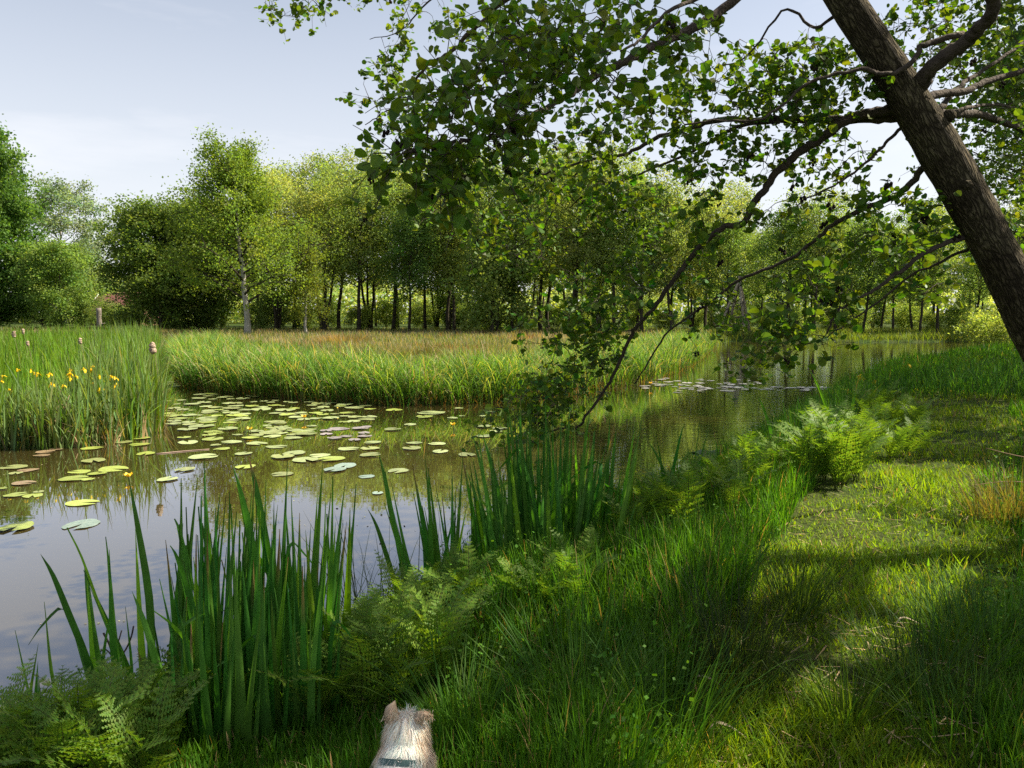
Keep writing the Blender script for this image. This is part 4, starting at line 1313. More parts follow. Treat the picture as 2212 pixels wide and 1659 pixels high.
iris_plant('iris clump with long leaves leaning apart beside the hanging branch tip', [(1090, 1290, 1022, 942, 1060, 1110), (1120, 1290, 1043, 938, 1085, 1110), (1100, 1300, 1005, 1010), (1080, 1300, 1060, 960)] + fan(6, (1040, 1130), (1260, 1310), (985, 1120), (960, 1120)))
iris_plant('tallest iris clump right under the hanging branch tip', [(1140, 1280, 1095, 862, 1120, 1070), (1150, 1290, 1119, 876), (1170, 1290, 1161, 893), (1190, 1280, 1185, 905), (1200, 1290, 1213, 897), (1180, 1290, 1140, 930)] + fan(10, (1110, 1210), (1250, 1310), (1080, 1230), (895, 1060)))
iris_plant('tall iris clump on the grassy side of the hanging branch tip', [(1225, 1290, 1275, 879, 1250, 1090), (1240, 1280, 1289, 904), (1260, 1280, 1331, 900), (1230, 1270, 1310, 960)] + fan(9, (1200, 1310), (1230, 1300), (1200, 1380), (925, 1080)))
iris_plant('loose iris clump leaning over the water past the tall clumps', [(1330, 1200, 1375, 985), (1350, 1200, 1405, 1010), (1310, 1220, 1345, 1000), (1320, 1215, 1300, 1040)])
iris_plant('iris with crossing pointed leaves in front of the sky reflection', [(1470, 1120, 1398, 952, 1440, 1030), (1440, 1120, 1418, 940), (1420, 1130, 1478, 915, 1455, 1010), (1480, 1115, 1512, 905), (1460, 1120, 1465, 930), (1500, 1110, 1530, 930), (1495, 1100, 1485, 960)], zb=0.1)
iris_plant('small dark iris among the broad dock leaves', [(1560, 1060, 1540, 920), (1575, 1060, 1590, 935), (1590, 1050, 1570, 960), (1545, 1065, 1605, 950)], zb=0.12)
iris_plant('fresh green iris clump standing before the lily strip', [(1680, 1020, 1637, 855, 1665, 930), (1690, 1020, 1640, 905), (1700, 1010, 1668, 865), (1710, 1010, 1690, 850), (1705, 1020, 1680, 900), (1720, 1000, 1705, 870), (1730, 1000, 1722, 845), (1740, 990, 1745, 860)], zb=0.15)
iris_plant('few long iris leaves poking above the sunlit ferns', [(1835, 990, 1748, 797, 1790, 890), (1805, 985, 1803, 846), (1835, 970, 1855, 810), (1780, 990, 1760, 880)], zb=0.3)

# thin dark rush stems at the pool edge
def rush(name, px, py, n, hgt, label, seed, spread=0.16):
    r = np.random.RandomState(seed)
    b = on(px, py, 0.05)
    P = np.column_stack([r.randn(n) * spread, r.randn(n) * spread * .6, np.full(n, -.06)])
    mb = MB()
    blades(mb, P, hgt * r.uniform(.5, 1.1, n), r.rand(n) * 6.28, 0.1 + 0.5 * r.rand(n), 0.25 * r.rand(n), 0.0055, 4, vary((0.05, 0.085, 0.025), n, .4))
    k = n // 5
    C = np.column_stack([r.randn(k) * spread * 1.6, r.randn(k) * spread, hgt * r.uniform(.55, .95, k)])
    leaf_set(mb, C, 0.02, r.randn(k, 3), np.array([0.03, 0.018, 0.012]))
    o = mb.build(name, M['grass'])
    o.location = b
    tag(o, label, 'rush', 'rush tufts at the pool edge')


rush('rush_tuft', 790, 1330, 60, 0.75, 'wiry dark rush tuft in front of the pale ferns at the pool corner', 1)
rush('rush_tuft', 985, 1270, 40, 0.7, 'wiry dark rush tuft between the iris clumps', 2)
rush('rush_tuft', 1330, 1170, 40, 0.7, 'wiry dark rush tuft past the tall iris clumps', 3)
rush('rush_tuft', 255, 1570, 16, 0.35, 'few thin dark rush stems under the slanting iris leaves', 4, .1)

# dead forked twig standing in the pool
mb = MB()
b = on(245, 1425)
for P_, r_ in [([(0, 0, -.1), (-.01, 0, .06), (-.05, 0, .16)], .006), ([(0, 0, 0), (.06, 0, .04), (.10, .01, .12), (.125, 0, .2)], .005), ([(-.01, 0, .04), (.03, 0, .1), (.05, .01, .17)], .004), ([(0, 0, .01), (-.05, .02, .05), (-.09, 0, .04)], .004)]:
    tube(mb, smooth_path(P_, 3), r_, 5)
o = mb.build('drowned_twig', M['twig']); o.location = b
tag(o, 'small dead forked twig sticking out of the calm pool', 'twig')

# ------------------------------------------------------------------ ferns
def frond_mesh(seed, L0=0.62, wmax=0.105, npair=24):
    r = np.random.RandomState(seed)
    mb = MB()
    t = np.linspace(0, 1, 12)
    out = L0 * (0.20 * t + 0.36 * t ** 2.6)
    z = L0 * (0.97 * t - 0.17 * t ** 3.2)
    C = np.column_stack([out, 0.02 * np.sin(3 * t + seed), z])
    tube(mb, C, np.linspace(0.0035, 0.001, 12), 4, (0.10, 0.13, 0.03), cap=False)
    col = np.array((0.128, 0.225, 0.028))
    T = nrm(np.gradient(C, axis=0))
    for q in range(npair):
        s = 0.14 + 0.85 * (q / (npair - 1)) ** 0.92
        c = np.array([np.interp(s, t, C[:, k]) for k in range(3)])
        tt = nrm(np.array([np.interp(s, t, T[:, k]) for k in range(3)]))
        pl = wmax * L0 / 0.62 * (min(1, (s - 0.05) / 0.3) ** 0.6) * (1 - ((s - 0.14) / 0.88) ** 1.9) * 1.25 + 0.004
        for sd in (-1, 1):
            side = nrm(np.array([-0.0, sd, 0]) + 0.28 * tt + 0.12 * r.randn(3))
            nrm_ = nrm(np.cross(side, tt) * sd)
            n = 5
            k = np.arange(n) / n
            for half in (-1, 1):
                b0 = c + side * pl * k[:, None] - nrm_ * (0.12 * pl * k[:, None] ** 2)
                b1 = c + side * pl * (k + 0.95 / n)[:, None] - nrm_ * (0.12 * pl * (k + .5 / n)[:, None] ** 2)
                hl = (0.016 + 0.02 * pl) * (1 - 0.72 * k)[:, None] * min(1, pl / .05)
                tipv = (b0 + b1) / 2 + (tt * half + 0.45 * side) * hl + nrm_ * 0.1 * hl
                V = np.stack([b0, b1, tipv + side * hl * .18, tipv - side * hl * .22], 1).reshape(-1, 3)
                mb.add(V, np.arange(4 * n).reshape(n, 4), np.repeat(vary(col, n, .15), 4, 0))
    return mb.mesh('frond', M['fern'], smooth=False)


FR = [frond_mesh(200 + k, npair=17 + k) for k in range(4)]
rf = np.random.RandomState(88)


def fern(px, py, z, sc, label, n=8, group=None):
    p = on(px, py, z)
    p[2] = max(float(height(p[0:1], p[1:2])[0]), -0.02)
    o = empty('fern', p, rf.rand() * 6.28)
    for q in range(n):
        f = link(bpy.data.objects.new('frond', FR[rf.randint(4)]))
        f.parent = o
        a_ = q / n * 6.283 + rf.randn() * 0.3
        f.location = (0.02 * math.cos(a_), 0.02 * math.sin(a_), 0)
        f.rotation_euler = (rf.randn() * 0.12, rf.uniform(-0.30, 0.30), a_)
        s = sc * rf.uniform(0.75, 1.12)
        f.scale = (s, s, s)
    tag(o, label, 'fern', group)
    return o


FERNS = [
    ('fern in the soft green bank at the pool corner', 'ferns at the near pool corner', 0.2, 0.68, [(40, 1775), (115, 1745), (195, 1735), (270, 1710), (340, 1680), (235, 1655), (155, 1690), (85, 1705), (300, 1640), (20, 1700), (130, 1800), (230, 1800), (330, 1790)]),
    ('fern growing through the foot of the dark iris clumps', 'ferns under the dark irises', 0.15, 0.72, [(360, 1590), (425, 1570), (310, 1600), (690, 1650), (520, 1600)]),
    ('pale fern of the bank between the two groups of irises', 'pale ferns between the irises', 0.25, 0.70, [(820, 1345), (870, 1325), (930, 1310), (990, 1300), (890, 1400), (820, 1450), (775, 1520), (855, 1490), (935, 1450), (790, 1600), (860, 1570), (760, 1440), (1020, 1370), (950, 1540)]),
    ('sun-struck fern in the shade behind the tall irises', 'sunlit ferns by the tall irises', 0.3, 0.68, [(1150, 1375), (1195, 1385), (1235, 1365), (1255, 1320)]),
    ('small bright fern at the path side in front', 'small bright ferns in front', 0.35, 0.42, [(1225, 1720), (1290, 1720), (1335, 1735)]),
    ('dark fern on the shaded shore slope beside the dock', 'dark ferns on the shore slope', 0.25, 0.80, [(1400, 1190), (1445, 1165), (1500, 1140), (1560, 1110), (1600, 1080), (1545, 1090), (1625, 1110), (1370, 1215), (1480, 1190), (1580, 1150), (1660, 1070), (1640, 1040)]),
    ('glowing yellow-green fern of the sunlit clump by the path', 'sunlit fern clump by the path', 0.4, 1.16, [(1775, 1045), (1810, 1060), (1850, 1045), (1790, 1015), (1830, 1010), (1870, 1000), (1755, 1020), (1805, 985), (1845, 975), (1740, 1055), (1780, 975)]),
    ('fern at the shaded edge past the sunlit clump', 'ferns past the sunlit clump', 0.4, 0.85, [(1925, 990), (1960, 985), (1905, 955), (1890, 925), (1935, 925), (1870, 900), (1980, 935), (1905, 890), (1850, 880)]),
]
for lb, gp, z, sc, pts in FERNS:
    pts = sorted(pts)
    for q, (px, py) in enumerate(pts):
        fern(px, py, z, sc * rf.uniform(.85, 1.12), lb + ', %s of them from left' % ordinal(q), 9 if sc > .5 else 6, gp)

# broad dock leaves at the shore
def dock(px, py, n, sc, label):
    b = on(px, py, 0.15)
    o = empty('dock_plant', b)
    r = np.random.RandomState(int(px))
    for q in range(n):
        a_ = q * 2.4
        mb = MB()
        d_ = np.array([math.cos(a_), math.sin(a_), 0]); s_ = np.array([-d_[1], d_[0], 0])
        up = r.uniform(.5, 1.2)
        t = np.linspace(0, 1, 9)
        C = np.outer(t * sc * 0.55, d_) + np.outer(sc * (up * .6 * t - .45 * up * t ** 3), [0, 0, 1])
        w = sc * 0.12 * np.sin(np.clip(t * 1.05 - .12, 0.02, 1) * 3.0) ** .7
        V = np.stack([C - s_ * w[:, None] + [0, 0, .015], C, C + s_ * w[:, None] + [0, 0, .015]], 1).reshape(-1, 3)
        i = np.arange(8)[:, None] * 3
        mb.add(V, np.concatenate([i + [0, 1, 4, 3], i + [1, 2, 5, 4]]), vary((0.07, 0.13, 0.03), 1, .2)[0])
        mb.build('leaf', M['fern'], o)
    tag(o, label, 'dock', 'broad-leaved docks')


dock(1570, 1040, 10, 0.95, 'broad-leaved dock at the water under the lily strip')
dock(1530, 1075, 8, 0.8, 'smaller broad-leaved dock next to the shaded ferns')

# ------------------------------------------------------------------ near bank grass
r = np.random.RandomState(91)


def near_samples(n, y0, y1, seed, x0=-420, x1=2760):
    r = np.random.RandomState(seed)
    u = r.uniform(x0, x1, n)
    Y = y0 * np.exp(r.rand(n) * math.log(y1 / y0))
    X = (u - 1106) / F * Y * 1.05
    d = sdist(X, Y)
    c = (d > 0.02) & is_near(X, Y)
    X, Y, d = X[c], Y[c], d[c]
    P = np.column_stack([X, Y, height(X, Y) - 0.015])
    px, py = project(P)
    return P, px, py, d, r


# where the trodden path runs, in ground metres
PATH = np.array([(0.62, 1.2), (0.95, 2.2), (1.45, 3.2), (2.15, 4.4), (3.1, 6.2), (4.4, 8.4), (6.3, 11.5), (9.5, 16), (14, 22)])


def path_d(P):
    c = np.interp(P[:, 1], PATH[:, 1], PATH[:, 0])
    hw = np.interp(P[:, 1], [1.2, 3, 6, 12], [0.45, 0.62, 0.85, 1.3])
    return (P[:, 0] - c) / hw            # -1..1 on the path


P, px, py, d, r = near_samples(430000, 1.5, 40, 92)
q = path_d(P)
left = q < -1 + 0.25 * vnoise(P[:, 0], P[:, 1], 1.5, 31)
right = q > 1 + 0.3 * vnoise(P[:, 0], P[:, 1], 1.2, 32)
pathz = ~left & ~right
nn = len(P)
hgt = np.where(left, (0.29 + 0.12 * sstep(2.5, 5, P[:, 1])) + 0.10 * vnoise(P[:, 0], P[:, 1], 1.1, 33), np.where(right, 0.17 + 0.08 * vnoise(P[:, 0], P[:, 1], 0.9, 34), 0.10 + 0.05 * vnoise(P[:, 0], P[:, 1], 1.6, 35)))
fe = 0.9 * np.exp(-((px - 1800) / 90) ** 2 - ((py - 1030) / 60) ** 2) + 0.8 * np.exp(-((px - 1200) / 210) ** 2 - ((py - 1190) / 90) ** 2) + 1.1 * np.exp(-((px - 870) / 130) ** 2 - ((py - 1380) / 150) ** 2) + np.exp(-((px - 1500) / 130) ** 2 - ((py - 1130) / 70) ** 2) + np.exp(-((px - 860) / 150) ** 2 - ((py - 1450) / 170) ** 2) + np.exp(-((px - 200) / 260) ** 2 - ((py - 1700) / 130) ** 2)
hgt *= 1 - 0.78 * np.clip(fe, 0, 1)
hgt *= 1 - .6 * np.exp(-((px - 540) / 190) ** 2 - ((py - 1640) / 130) ** 2)
hgt *= np.clip(0.45 + 0.55 * d / 0.5, 0.4, 1)
far = sstep(8, 15, P[:, 1])
hgt = np.where(left, hgt * (1 + 0.35 * far), np.where(right, hgt * (1 + 0.9 * sstep(9, 15, P[:, 1])), hgt * (1 + 1.0 * sstep(14, 22, P[:, 1]))))
hgt *= r.uniform(0.45, 1.2, nn) * (1 + .25 * vnoise(P[:, 0], P[:, 1], 3.0, 61))
dogp = at(868, 1640, 2.0)
hgt *= np.where((np.abs(P[:, 0] - dogp[0]) < 0.17) & (P[:, 1] < 2.18), 0.25, 1.0)
bald = vnoise(P[:, 0], P[:, 1], 0.8, 36) + 0.5 * vnoise(P[:, 0], P[:, 1], 2.3, 37)
keepm = ~(pathz & (bald > 0.85)) | (r.rand(nn) < 0.25)
tint = np.where(left[:, None], vary((0.060, 0.160, 0.011), nn, 0.5), np.where(right[:, None], vary((0.062, 0.160, 0.011), nn, 0.5), vary((0.150, 0.245, 0.012), nn, 0.4)))
tint *= (1 + 0.3 * vnoise(P[:, 0], P[:, 1], 0.7, 38))[:, None]
st = r.rand(nn) < np.where(pathz, 0.05, 0.05)
tint[st] = vary((0.30, 0.22, 0.10), st.sum(), .3)
wd = np.where(pathz, 0.0030, 0.0036) * (1 + P[:, 1] * 0.16)
sel = keepm
mb = MB()
for a_, b_, sg in ((0, 6, 5), (6, 60, 3)):
    c = sel & (P[:, 1] >= a_) & (P[:, 1] < b_)
    k = c.sum()
    blades(mb, P[c], hgt[c], r.rand(k) * 6.28, 0.05 + 0.38 * r.rand(k) ** 1.7 + 0.25 * pathz[c], 0.05 + 0.55 * r.rand(k) ** 3, wd[c] * np.where(r.rand(k) < .1, 2.6, 1) * r.uniform(.6, 1.3, k), sg, tint[c])
tag(mb.build('grass', M['grass']), kind='stuff')

# tall waterside grass on the shaded bank farther along
P, px, py, d, r = near_samples(78000, 9, 42, 93)
c = (path_d(P) < -0.9) | (P[:, 1] > 14)
P, d = P[c], d[c]
k = len(P)
mb = MB()
blades(mb, P, (0.55 + 0.2 * vnoise(P[:, 0], P[:, 1], .6, 40)) * (1 - .4 * sstep(14, 24, P[:, 1])) * r.uniform(.5, 1.2, k) * np.clip(.5 + d * .5, .5, 1), r.rand(k) * 6.28, .1 + .25 * r.rand(k), .5 * r.rand(k) ** 1.5, 0.006 + 0.0007 * P[:, 1], 4, vary((0.052, 0.140, 0.020), k, .45))
tag(mb.build('waterside_grass', M['grass']), kind='stuff')

# small herbs between the grass: nettle and bedstraw leaves nobody could count
P, px, py, d, r = near_samples(9000, 1.5, 16, 95)
c = (np.abs(path_d(P)) > .9) & (px > 950) & (vnoise(P[:, 0], P[:, 1], 1.4, 51) > .05)
P = P[c]
k = len(P)
hh = r.uniform(.10, .46, k)
mb = MB()
blades(mb, P, hh, r.rand(k) * 6.28, .1 + .2 * r.rand(k), .1 * r.rand(k), .003, 3, vary((0.06, 0.12, 0.02), k, .3))
C = np.repeat(P, 6, 0); f = np.tile(np.linspace(.3, 1, 6), k)
C = C + np.column_stack([r.randn(6 * k) * .022, r.randn(6 * k) * .022, np.repeat(hh, 6) * f])
leaf_set(mb, C, r.uniform(.014, .03, 6 * k), r.randn(6 * k, 3) * .6 + [0, 0, 1], vary((0.085, 0.20, 0.022), 6 * k, .35))
tag(mb.build('undergrowth', M['grass'], smooth=False), kind='stuff')

# straw and twig litter
P, px, py, d, r = near_samples(4200, 1.5, 14, 94, 1100, 2330)
c = r.rand(len(P)) < np.where(np.abs(path_d(P)) < 1.3, .5, .06) * np.clip(vnoise(P[:, 0], P[:, 1], .9, 41) + .45, 0, 1)
P = P[c]
k = len(P)
mb = MB()
az = r.rand(k) * 6.28
ln = r.uniform(.03, .16, k)
D = np.column_stack([np.cos(az), np.sin(az), r.randn(k) * .12])
Sd = np.column_stack([-np.sin(az), np.cos(az), 0 * az]) * 0.0035
A0 = P + [0, 0, .045]; B0 = A0 + D * ln[:, None]
mb.add(np.stack([A0 - Sd, A0 + Sd, B0 + Sd * .6, B0 - Sd * .6], 1).reshape(-1, 3), np.arange(4 * k).reshape(k, 4), np.repeat(vary((0.36, 0.27, 0.15), k, .4), 4, 0))
tag(mb.build('litter', M['dry'], smooth=False), kind='stuff')

# grass tussocks one can tell apart
GREEN = (0.055, 0.13, 0.018)
TG = 'grass tussocks along the path'
for (px, py, h_, n, rad, base, lb, sd, w) in [
    (1590, 1500, .62, 260, .16, (0.035, 0.055, 0.018), 'dark wiry rush tuft between tall grass and the path', 1, .004),
    (1990, 1530, .5, 260, .2, (0.04, 0.085, 0.018), 'dark rush tuft sprawling beside the sunlit path patch', 2, .004),
    (2140, 1440, .42, 420, .28, (0.055, 0.13, 0.022), 'rounded soft green tussock across the path', 3, .005),
    (1830, 1590, .34, 160, .09, (0.10, 0.17, 0.02), 'fresh bright tuft of grass in the middle of the path', 4, .005),
    (2190, 1130, .55, 420, .3, (0.14, 0.125, 0.045), 'straw-mixed tussock with long dry blades beside the path bend', 5, .005),
    (1440, 1640, .55, 220, .14, GREEN, 'tall soft tuft in front, between the dog and the path', 6, .005),
    (1250, 1600, .6, 220, .14, GREEN, 'tall soft tuft of grass on the dog side of the small bright ferns', 7, .005),
    (1000, 1640, .5, 200, .1, GREEN, 'soft grass tuft right beside the dog', 8, .005),
    (2100, 1640, .3, 260, .22, GREEN, 'low wide tussock nearest to the corner of the path', 9, .005),
    (1720, 1350, .5, 180, .1, (0.05, 0.09, 0.02), 'thin upright rush tuft at the shaded path edge', 10, .004),
]:
    p = on(px, py, 0.38)
    p[2] = float(height(p[0:1], p[1:2])[0])
    tussock('grass_tussock', p, h_, n, rad, base, lb, 300 + sd, w=w, group=TG, droop=.45)

# bare twigs at the right edge of the path
for (pts, lb) in [([(2290, 1000), (2200, 985), (2130, 968)], 'reddish bare twig poking out over the path bend'), ([(2300, 1110), (2190, 1090), (2080, 1140)], 'long grey bare twig arching down to the path'), ([(2280, 1050), (2180, 1040), (2090, 1050)], 'thin pale twig lying level across the grass')]:
    mb = MB()
    C = [at(x, y, 6.6 - k * .2) for k, (x, y) in enumerate(pts)]
    tube(mb, smooth_path(C, 5), np.linspace(.006, .0025, 11), 5)
    tag(mb.build('bare_twig', plain('twig_bark', (0.16, 0.10, 0.06), .9)), lb, 'twig')
for q, (x, y, lb) in enumerate([(1560, 1585, 'pale dry reed husk lying at the grass edge by the path'), (1520, 1480, 'pale curled dead leaf among the dark rush tuft'), (2330 - 370, 1350, 'short pale stick on the mossy path')]):
    p = on(x, y, .46)
    mb = MB()
    sword(mb, [p + [-.06, 0, 0], p + [-.02, .02, .03], p + [.03, .02, .02], p + [.09, -.01, -.01]], .018, (0.45, 0.36, 0.25), 1.2, 8)
    tag(mb.build('dead_leaf', M['dry']), lb, 'dead leaf')

# ------------------------------------------------------------------ the leaning alder
ALD_Y = 5.0
ra = np.random.RandomState(123)
trunk_px = [(2440, 1110, 128), (2330, 880, 110), (2245, 735, 100), (2140, 521, 92), (2043, 347, 95), (1938, 174, 80), (1824, 0, 73), (1730, -150, 64), (1640, -330, 52), (1580, -520, 38), (1540, -720, 22), (1520, -900, 10)]
TP = np.array([at(x, y, ALD_Y - 0.02 * k) for k, (x, y, w) in enumerate(trunk_px)])
TR = np.array([w * .9 / F * ALD_Y / 2 for _, _, w in trunk_px])
TP[0, 2] = 0.2
full = smooth_path(np.column_stack([TP, TR]), 6)
alder = empty('alder_tree', (TP[0][0], TP[0][1], 0.35))
tag(alder, 'large dark alder leaning out over the pond, its leafy branches hanging down to the water', 'tree')
A0_ = np.array([TP[0][0], TP[0][1], 0.35])
mb = MB()
tube(mb, full[:, :3] - A0_, full[:, 3], 22, rough=0.06)
# root flare, burl and knot scars
for (x, y, rr_) in [(2082, 400, .055), (1990, 215, .05), (2050, 250, .04), (2095, 385, .035)]:
    c = at(x, y, ALD_Y - 0.16) - A0_
    th = np.linspace(-1, 1, 7)
    tube(mb, c + np.outer(th, [0.02, 0.0, .035]), rr_ * np.sqrt(np.clip(1.05 - th ** 2, .05, 1)), 9, rough=.2)
trunk = mb.build('trunk', M['bark_alder'], alder)

BR = [  # (points px, depths start->end, radii start->end)
    ('low arch', [(1935, 238), (1895, 243), (1826, 260), (1774, 299), (1732, 326), (1684, 365), (1652, 410), (1625, 441), (1604, 483), (1565, 490), (1524, 521), (1482, 569), (1435, 633), (1400, 681), (1373, 709), (1355, 744), (1327, 806), (1303, 848), (1265, 900), (1251, 921), (1216, 925), (1164, 942)], (5.0, 6.1), (.037, .007)),
    ('mid', [(2035, 330), (1996, 361), (1965, 399), (1923, 427), (1871, 448), (1836, 465), (1791, 490), (1767, 514), (1704, 560), (1611, 598), (1565, 629), (1513, 668), (1444, 716), (1407, 772), (1370, 830)], (5.0, 5.9), (.026, .005)),
    ('sunny', [(2130, 510), (2079, 515), (2017, 536), (1975, 563), (1923, 602), (1878, 633), (1826, 661), (1805, 678), (1788, 720)], (5.0, 4.7), (.022, .005)),
    ('sunny2', [(2135, 530), (2086, 539), (2017, 574), (1965, 595), (1900, 650), (1800, 720), (1740, 745)], (5.0, 5.5), (.013, .004)),
    ('cross', [(2079, 76), (2000, 94), (1979, 121), (1944, 153), (1895, 160), (1874, 149), (1791, 163), (1746, 180), (1687, 229), (1638, 259), (1555, 260), (1480, 268)], (4.75, 4.6), (.02, .005)),
    ('limb', [(1975, 225), (1986, 194), (2000, 160), (2041, 122), (2086, 90), (2114, 62), (2142, 31), (2140, -20), (2100, -120), (2080, -260)], (4.95, 4.2), (.055, .03)),
    ('right1', [(1990, 212), (2034, 203), (2086, 198), (2138, 174), (2212, 153), (2350, 100), (2500, 20)], (5.0, 5.6), (.03, .015)),
    ('right2', [(2030, 240), (2055, 184 + 22), (2090, 172), (2121, 153), (2212, 90), (2300, 10)], (5.05, 6.0), (.02, .01)),
    ('right3', [(2010, 236), (2041, 246), (2104, 246), (2156, 260), (2212, 281), (2350, 330), (2480, 420)], (5.05, 6.5), (.036, .015)),
    ('right4', [(2040, 250), (2104, 229), (2173, 229), (2212, 243), (2300, 280)], (5.1, 7.0), (.014, .008)),
    ('big near', [(1690, -200), (1650, -70), (1560, 20), (1481, 70), (1407, 101), (1355, 132), (1303, 153), (1268, 177), (1234, 201), (1199, 222), (1147, 253), (1112, 278), (1060, 299), (1000, 305), (956, 309), (887, 330)], (4.9, 2.6), (.034, .005)),
    ('far left', [(1640, -330), (1400, -160), (1200, -60), (1078, 7), (1053, 38), (1012, 73), (977, 111), (939, 132), (907, 160), (887, 194), (876, 222), (828, 243), (790, 270)], (4.9, 7.5), (.03, .004)),
    ('far left top', [(1400, -160), (1150, -110), (980, -40), (900, 30), (860, 70), (800, 85)], (6.0, 7.4), (.014, .003)),
    ('long', [(1940, 252), (1868, 258), (1791, 258), (1687, 258), (1618, 260), (1555, 258), (1481, 279), (1425, 295), (1373, 323), (1338, 337), (1268, 347), (1199, 368), (1150, 385), (1110, 440)], (5.05, 6.4), (.033, .006)),
    ('long2', [(1687, 262), (1600, 270), (1548, 299), (1496, 328), (1407, 365), (1373, 382), (1320, 396), (1275, 406), (1230, 450)], (5.3, 6.5), (.016, .004)),
    ('down', [(1268, 347), (1234, 389), (1206, 417), (1196, 448), (1170, 500), (1100, 540)], (6.2, 6.6), (.009, .003)),
    ('small', [(1950, 270), (1944, 278), (1913, 309), (1878, 344), (1836, 378), (1791, 406), (1740, 430), (1700, 470)], (5.0, 5.2), (.014, .004)),
    ('topmid', [(1730, -150), (1620, -60), (1540, -20), (1440, 30), (1380, 90), (1340, 110)], (4.95, 3.6), (.02, .005)),
    ('top2', [(1824, 20), (1760, 60), (1700, 20), (1640, 90), (1600, 130), (1540, 150)], (5.0, 5.4), (.012, .004)),
]
allnodes, owner = [], []
mbw = [MB() for _ in BR]
mbl = [MB() for _ in BR]
for bi, (nm, pts, (d0, d1), (r0, r1)) in enumerate(BR):
    ds = np.linspace(d0, d1, len(pts))
    C = np.array([at(x, y, dd) for (x, y), dd in zip(pts, ds)])
    C = smooth_path(C, 5)
    C += ra.randn(len(C), 3) * 0.004
    tube(mbw[bi], C - A0_, r0 + (r1 - r0) * np.linspace(0, 1, len(C)) ** 0.75, 9, rough=.12)
    lo_ = 0.12 if bi not in (2, 3) else 0.35
    for k in range(int(len(C) * lo_), len(C)):
        allnodes.append(C[k]); owner.append(bi)

# foliage: (cx, cy, rx, ry, depth, depth spread, sprays, leaf size)
BL = [
    (1090, 110, 110, 95, 2.9, .25, 52, .043), (985, 215, 70, 90, 2.75, .2, 32, .043), (1160, 60, 120, 60, 3.6, .3, 42, .052), (1330, 60, 140, 70, 4.2, .3, 34, .052), (1230, 160, 90, 70, 3.0, .2, 18, .05), (1420, 60, 100, 90, 4.6, .4, 28, .052),
    (905, 325, 55, 50, 2.65, .15, 32, .043), (960, 375, 60, 45, 2.7, .2, 16, .048), (1060, 330, 90, 60, 2.9, .2, 30, .043), (1110, 250, 90, 60, 3.0, .3, 26, .043), (1330, 195, 60, 50, 3.2, .3, 10, .048), (870, 370, 35, 35, 2.65, .1, 7, .058),
    (1270, 300, 110, 70, 5.4, .6, 36, .053), (1180, 370, 100, 70, 6.0, .5, 34, .053), (1400, 270, 110, 80, 5.2, .5, 40, .053), (1360, 380, 110, 70, 6.0, .5, 36, .053), (1080, 500, 130, 70, 6.3, .5, 44, .053), (1180, 540, 110, 60, 6.4, .5, 34, .053), (1040, 570, 60, 50, 6.4, .4, 12, .053), (1020, 440, 60, 60, 6.2, .5, 20, .053),
    (1290, 480, 120, 70, 6.3, .6, 32, .053), (1420, 460, 110, 80, 5.8, .6, 34, .053), (1540, 220, 110, 80, 5.1, .5, 42, .053), (1650, 170, 110, 80, 5.1, .5, 46, .053), (1760, 180, 100, 80, 5.2, .4, 46, .053), (1820, 210, 80, 70, 5.3, .4, 34, .053), (1560, 370, 120, 80, 5.4, .5, 40, .053), (1690, 330, 90, 70, 5.2, .4, 26, .053), (1700, 440, 90, 70, 5.2, .4, 20, .053), (1760, 490, 80, 80, 5.2, .4, 14, .053), (1590, 520, 100, 80, 5.4, .5, 15, .053), (1530, 90, 80, 60, 5.2, .4, 18, .053),
    (1310, 640, 100, 60, 5.8, .4, 50, .053), (1240, 720, 80, 70, 5.9, .4, 56, .053), (1200, 800, 45, 50, 6.0, .3, 26, .053), (1280, 770, 50, 60, 5.9, .3, 18, .053), (1380, 600, 90, 60, 5.7, .4, 24, .053), (1190, 900, 75, 50, 6.0, .3, 50, .053), (1160, 870, 40, 25, 6.0, .3, 10, .053), (1300, 850, 50, 40, 6.0, .3, 10, .053), (1420, 700, 60, 70, 5.8, .4, 14, .053), (1500, 640, 100, 60, 5.6, .4, 12, .053), (1600, 640, 80, 70, 5.5, .4, 9, .053), (1590, 760, 30, 60, 5.3, .2, 8, .053), (1660, 730, 40, 40, 5.2, .2, 8, .053), (1110, 940, 50, 35, 6.1, .2, 12, .053),
    (1760, 670, 70, 55, 4.8, .3, 30, .058), (1820, 620, 70, 50, 4.8, .3, 12, .058), (1700, 720, 35, 35, 5.0, .2, 9, .058), (1850, 560, 120, 60, 5.0, .4, 8, .058), (1960, 620, 90, 60, 5.4, .4, 6, .058),
    (1930, 430, 60, 60, 5.3, .3, 16, .056), (1880, 500, 90, 60, 5.3, .4, 18, .056), (2000, 480, 70, 60, 5.6, .4, 16, .056), (1840, 330, 60, 50, 5.2, .3, 16, .05),
    (835, 85, 60, 60, 7.3, .3, 26, .060), (860, 180, 60, 50, 7.4, .3, 22, .060), (825, 255, 50, 50, 7.5, .3, 22, .060), (880, 235, 50, 40, 7.3, .3, 14, .060), (920, 40, 80, 50, 7.2, .4, 26, .060), (1010, 50, 80, 50, 7.0, .4, 24, .053), (690, 8, 60, 25, 7.3, .3, 14, .053), (600, 18, 18, 40, 7.3, .2, 7, .053), (740, -30, 80, 40, 7.2, .3, 14, .06),
    (2110, 120, 120, 110, 6.2, .7, 60, .053), (2180, 320, 90, 110, 6.4, .8, 50, .053), (2060, 30, 100, 60, 5.6, .6, 28, .053), (2150, 450, 70, 80, 6.6, .8, 30, .053), (2200, 560, 60, 80, 6.8, .8, 26, .053), (1990, 60, 60, 60, 5.3, .4, 18, .053), (2060, 300, 60, 60, 6.2, .5, 18, .053),
]
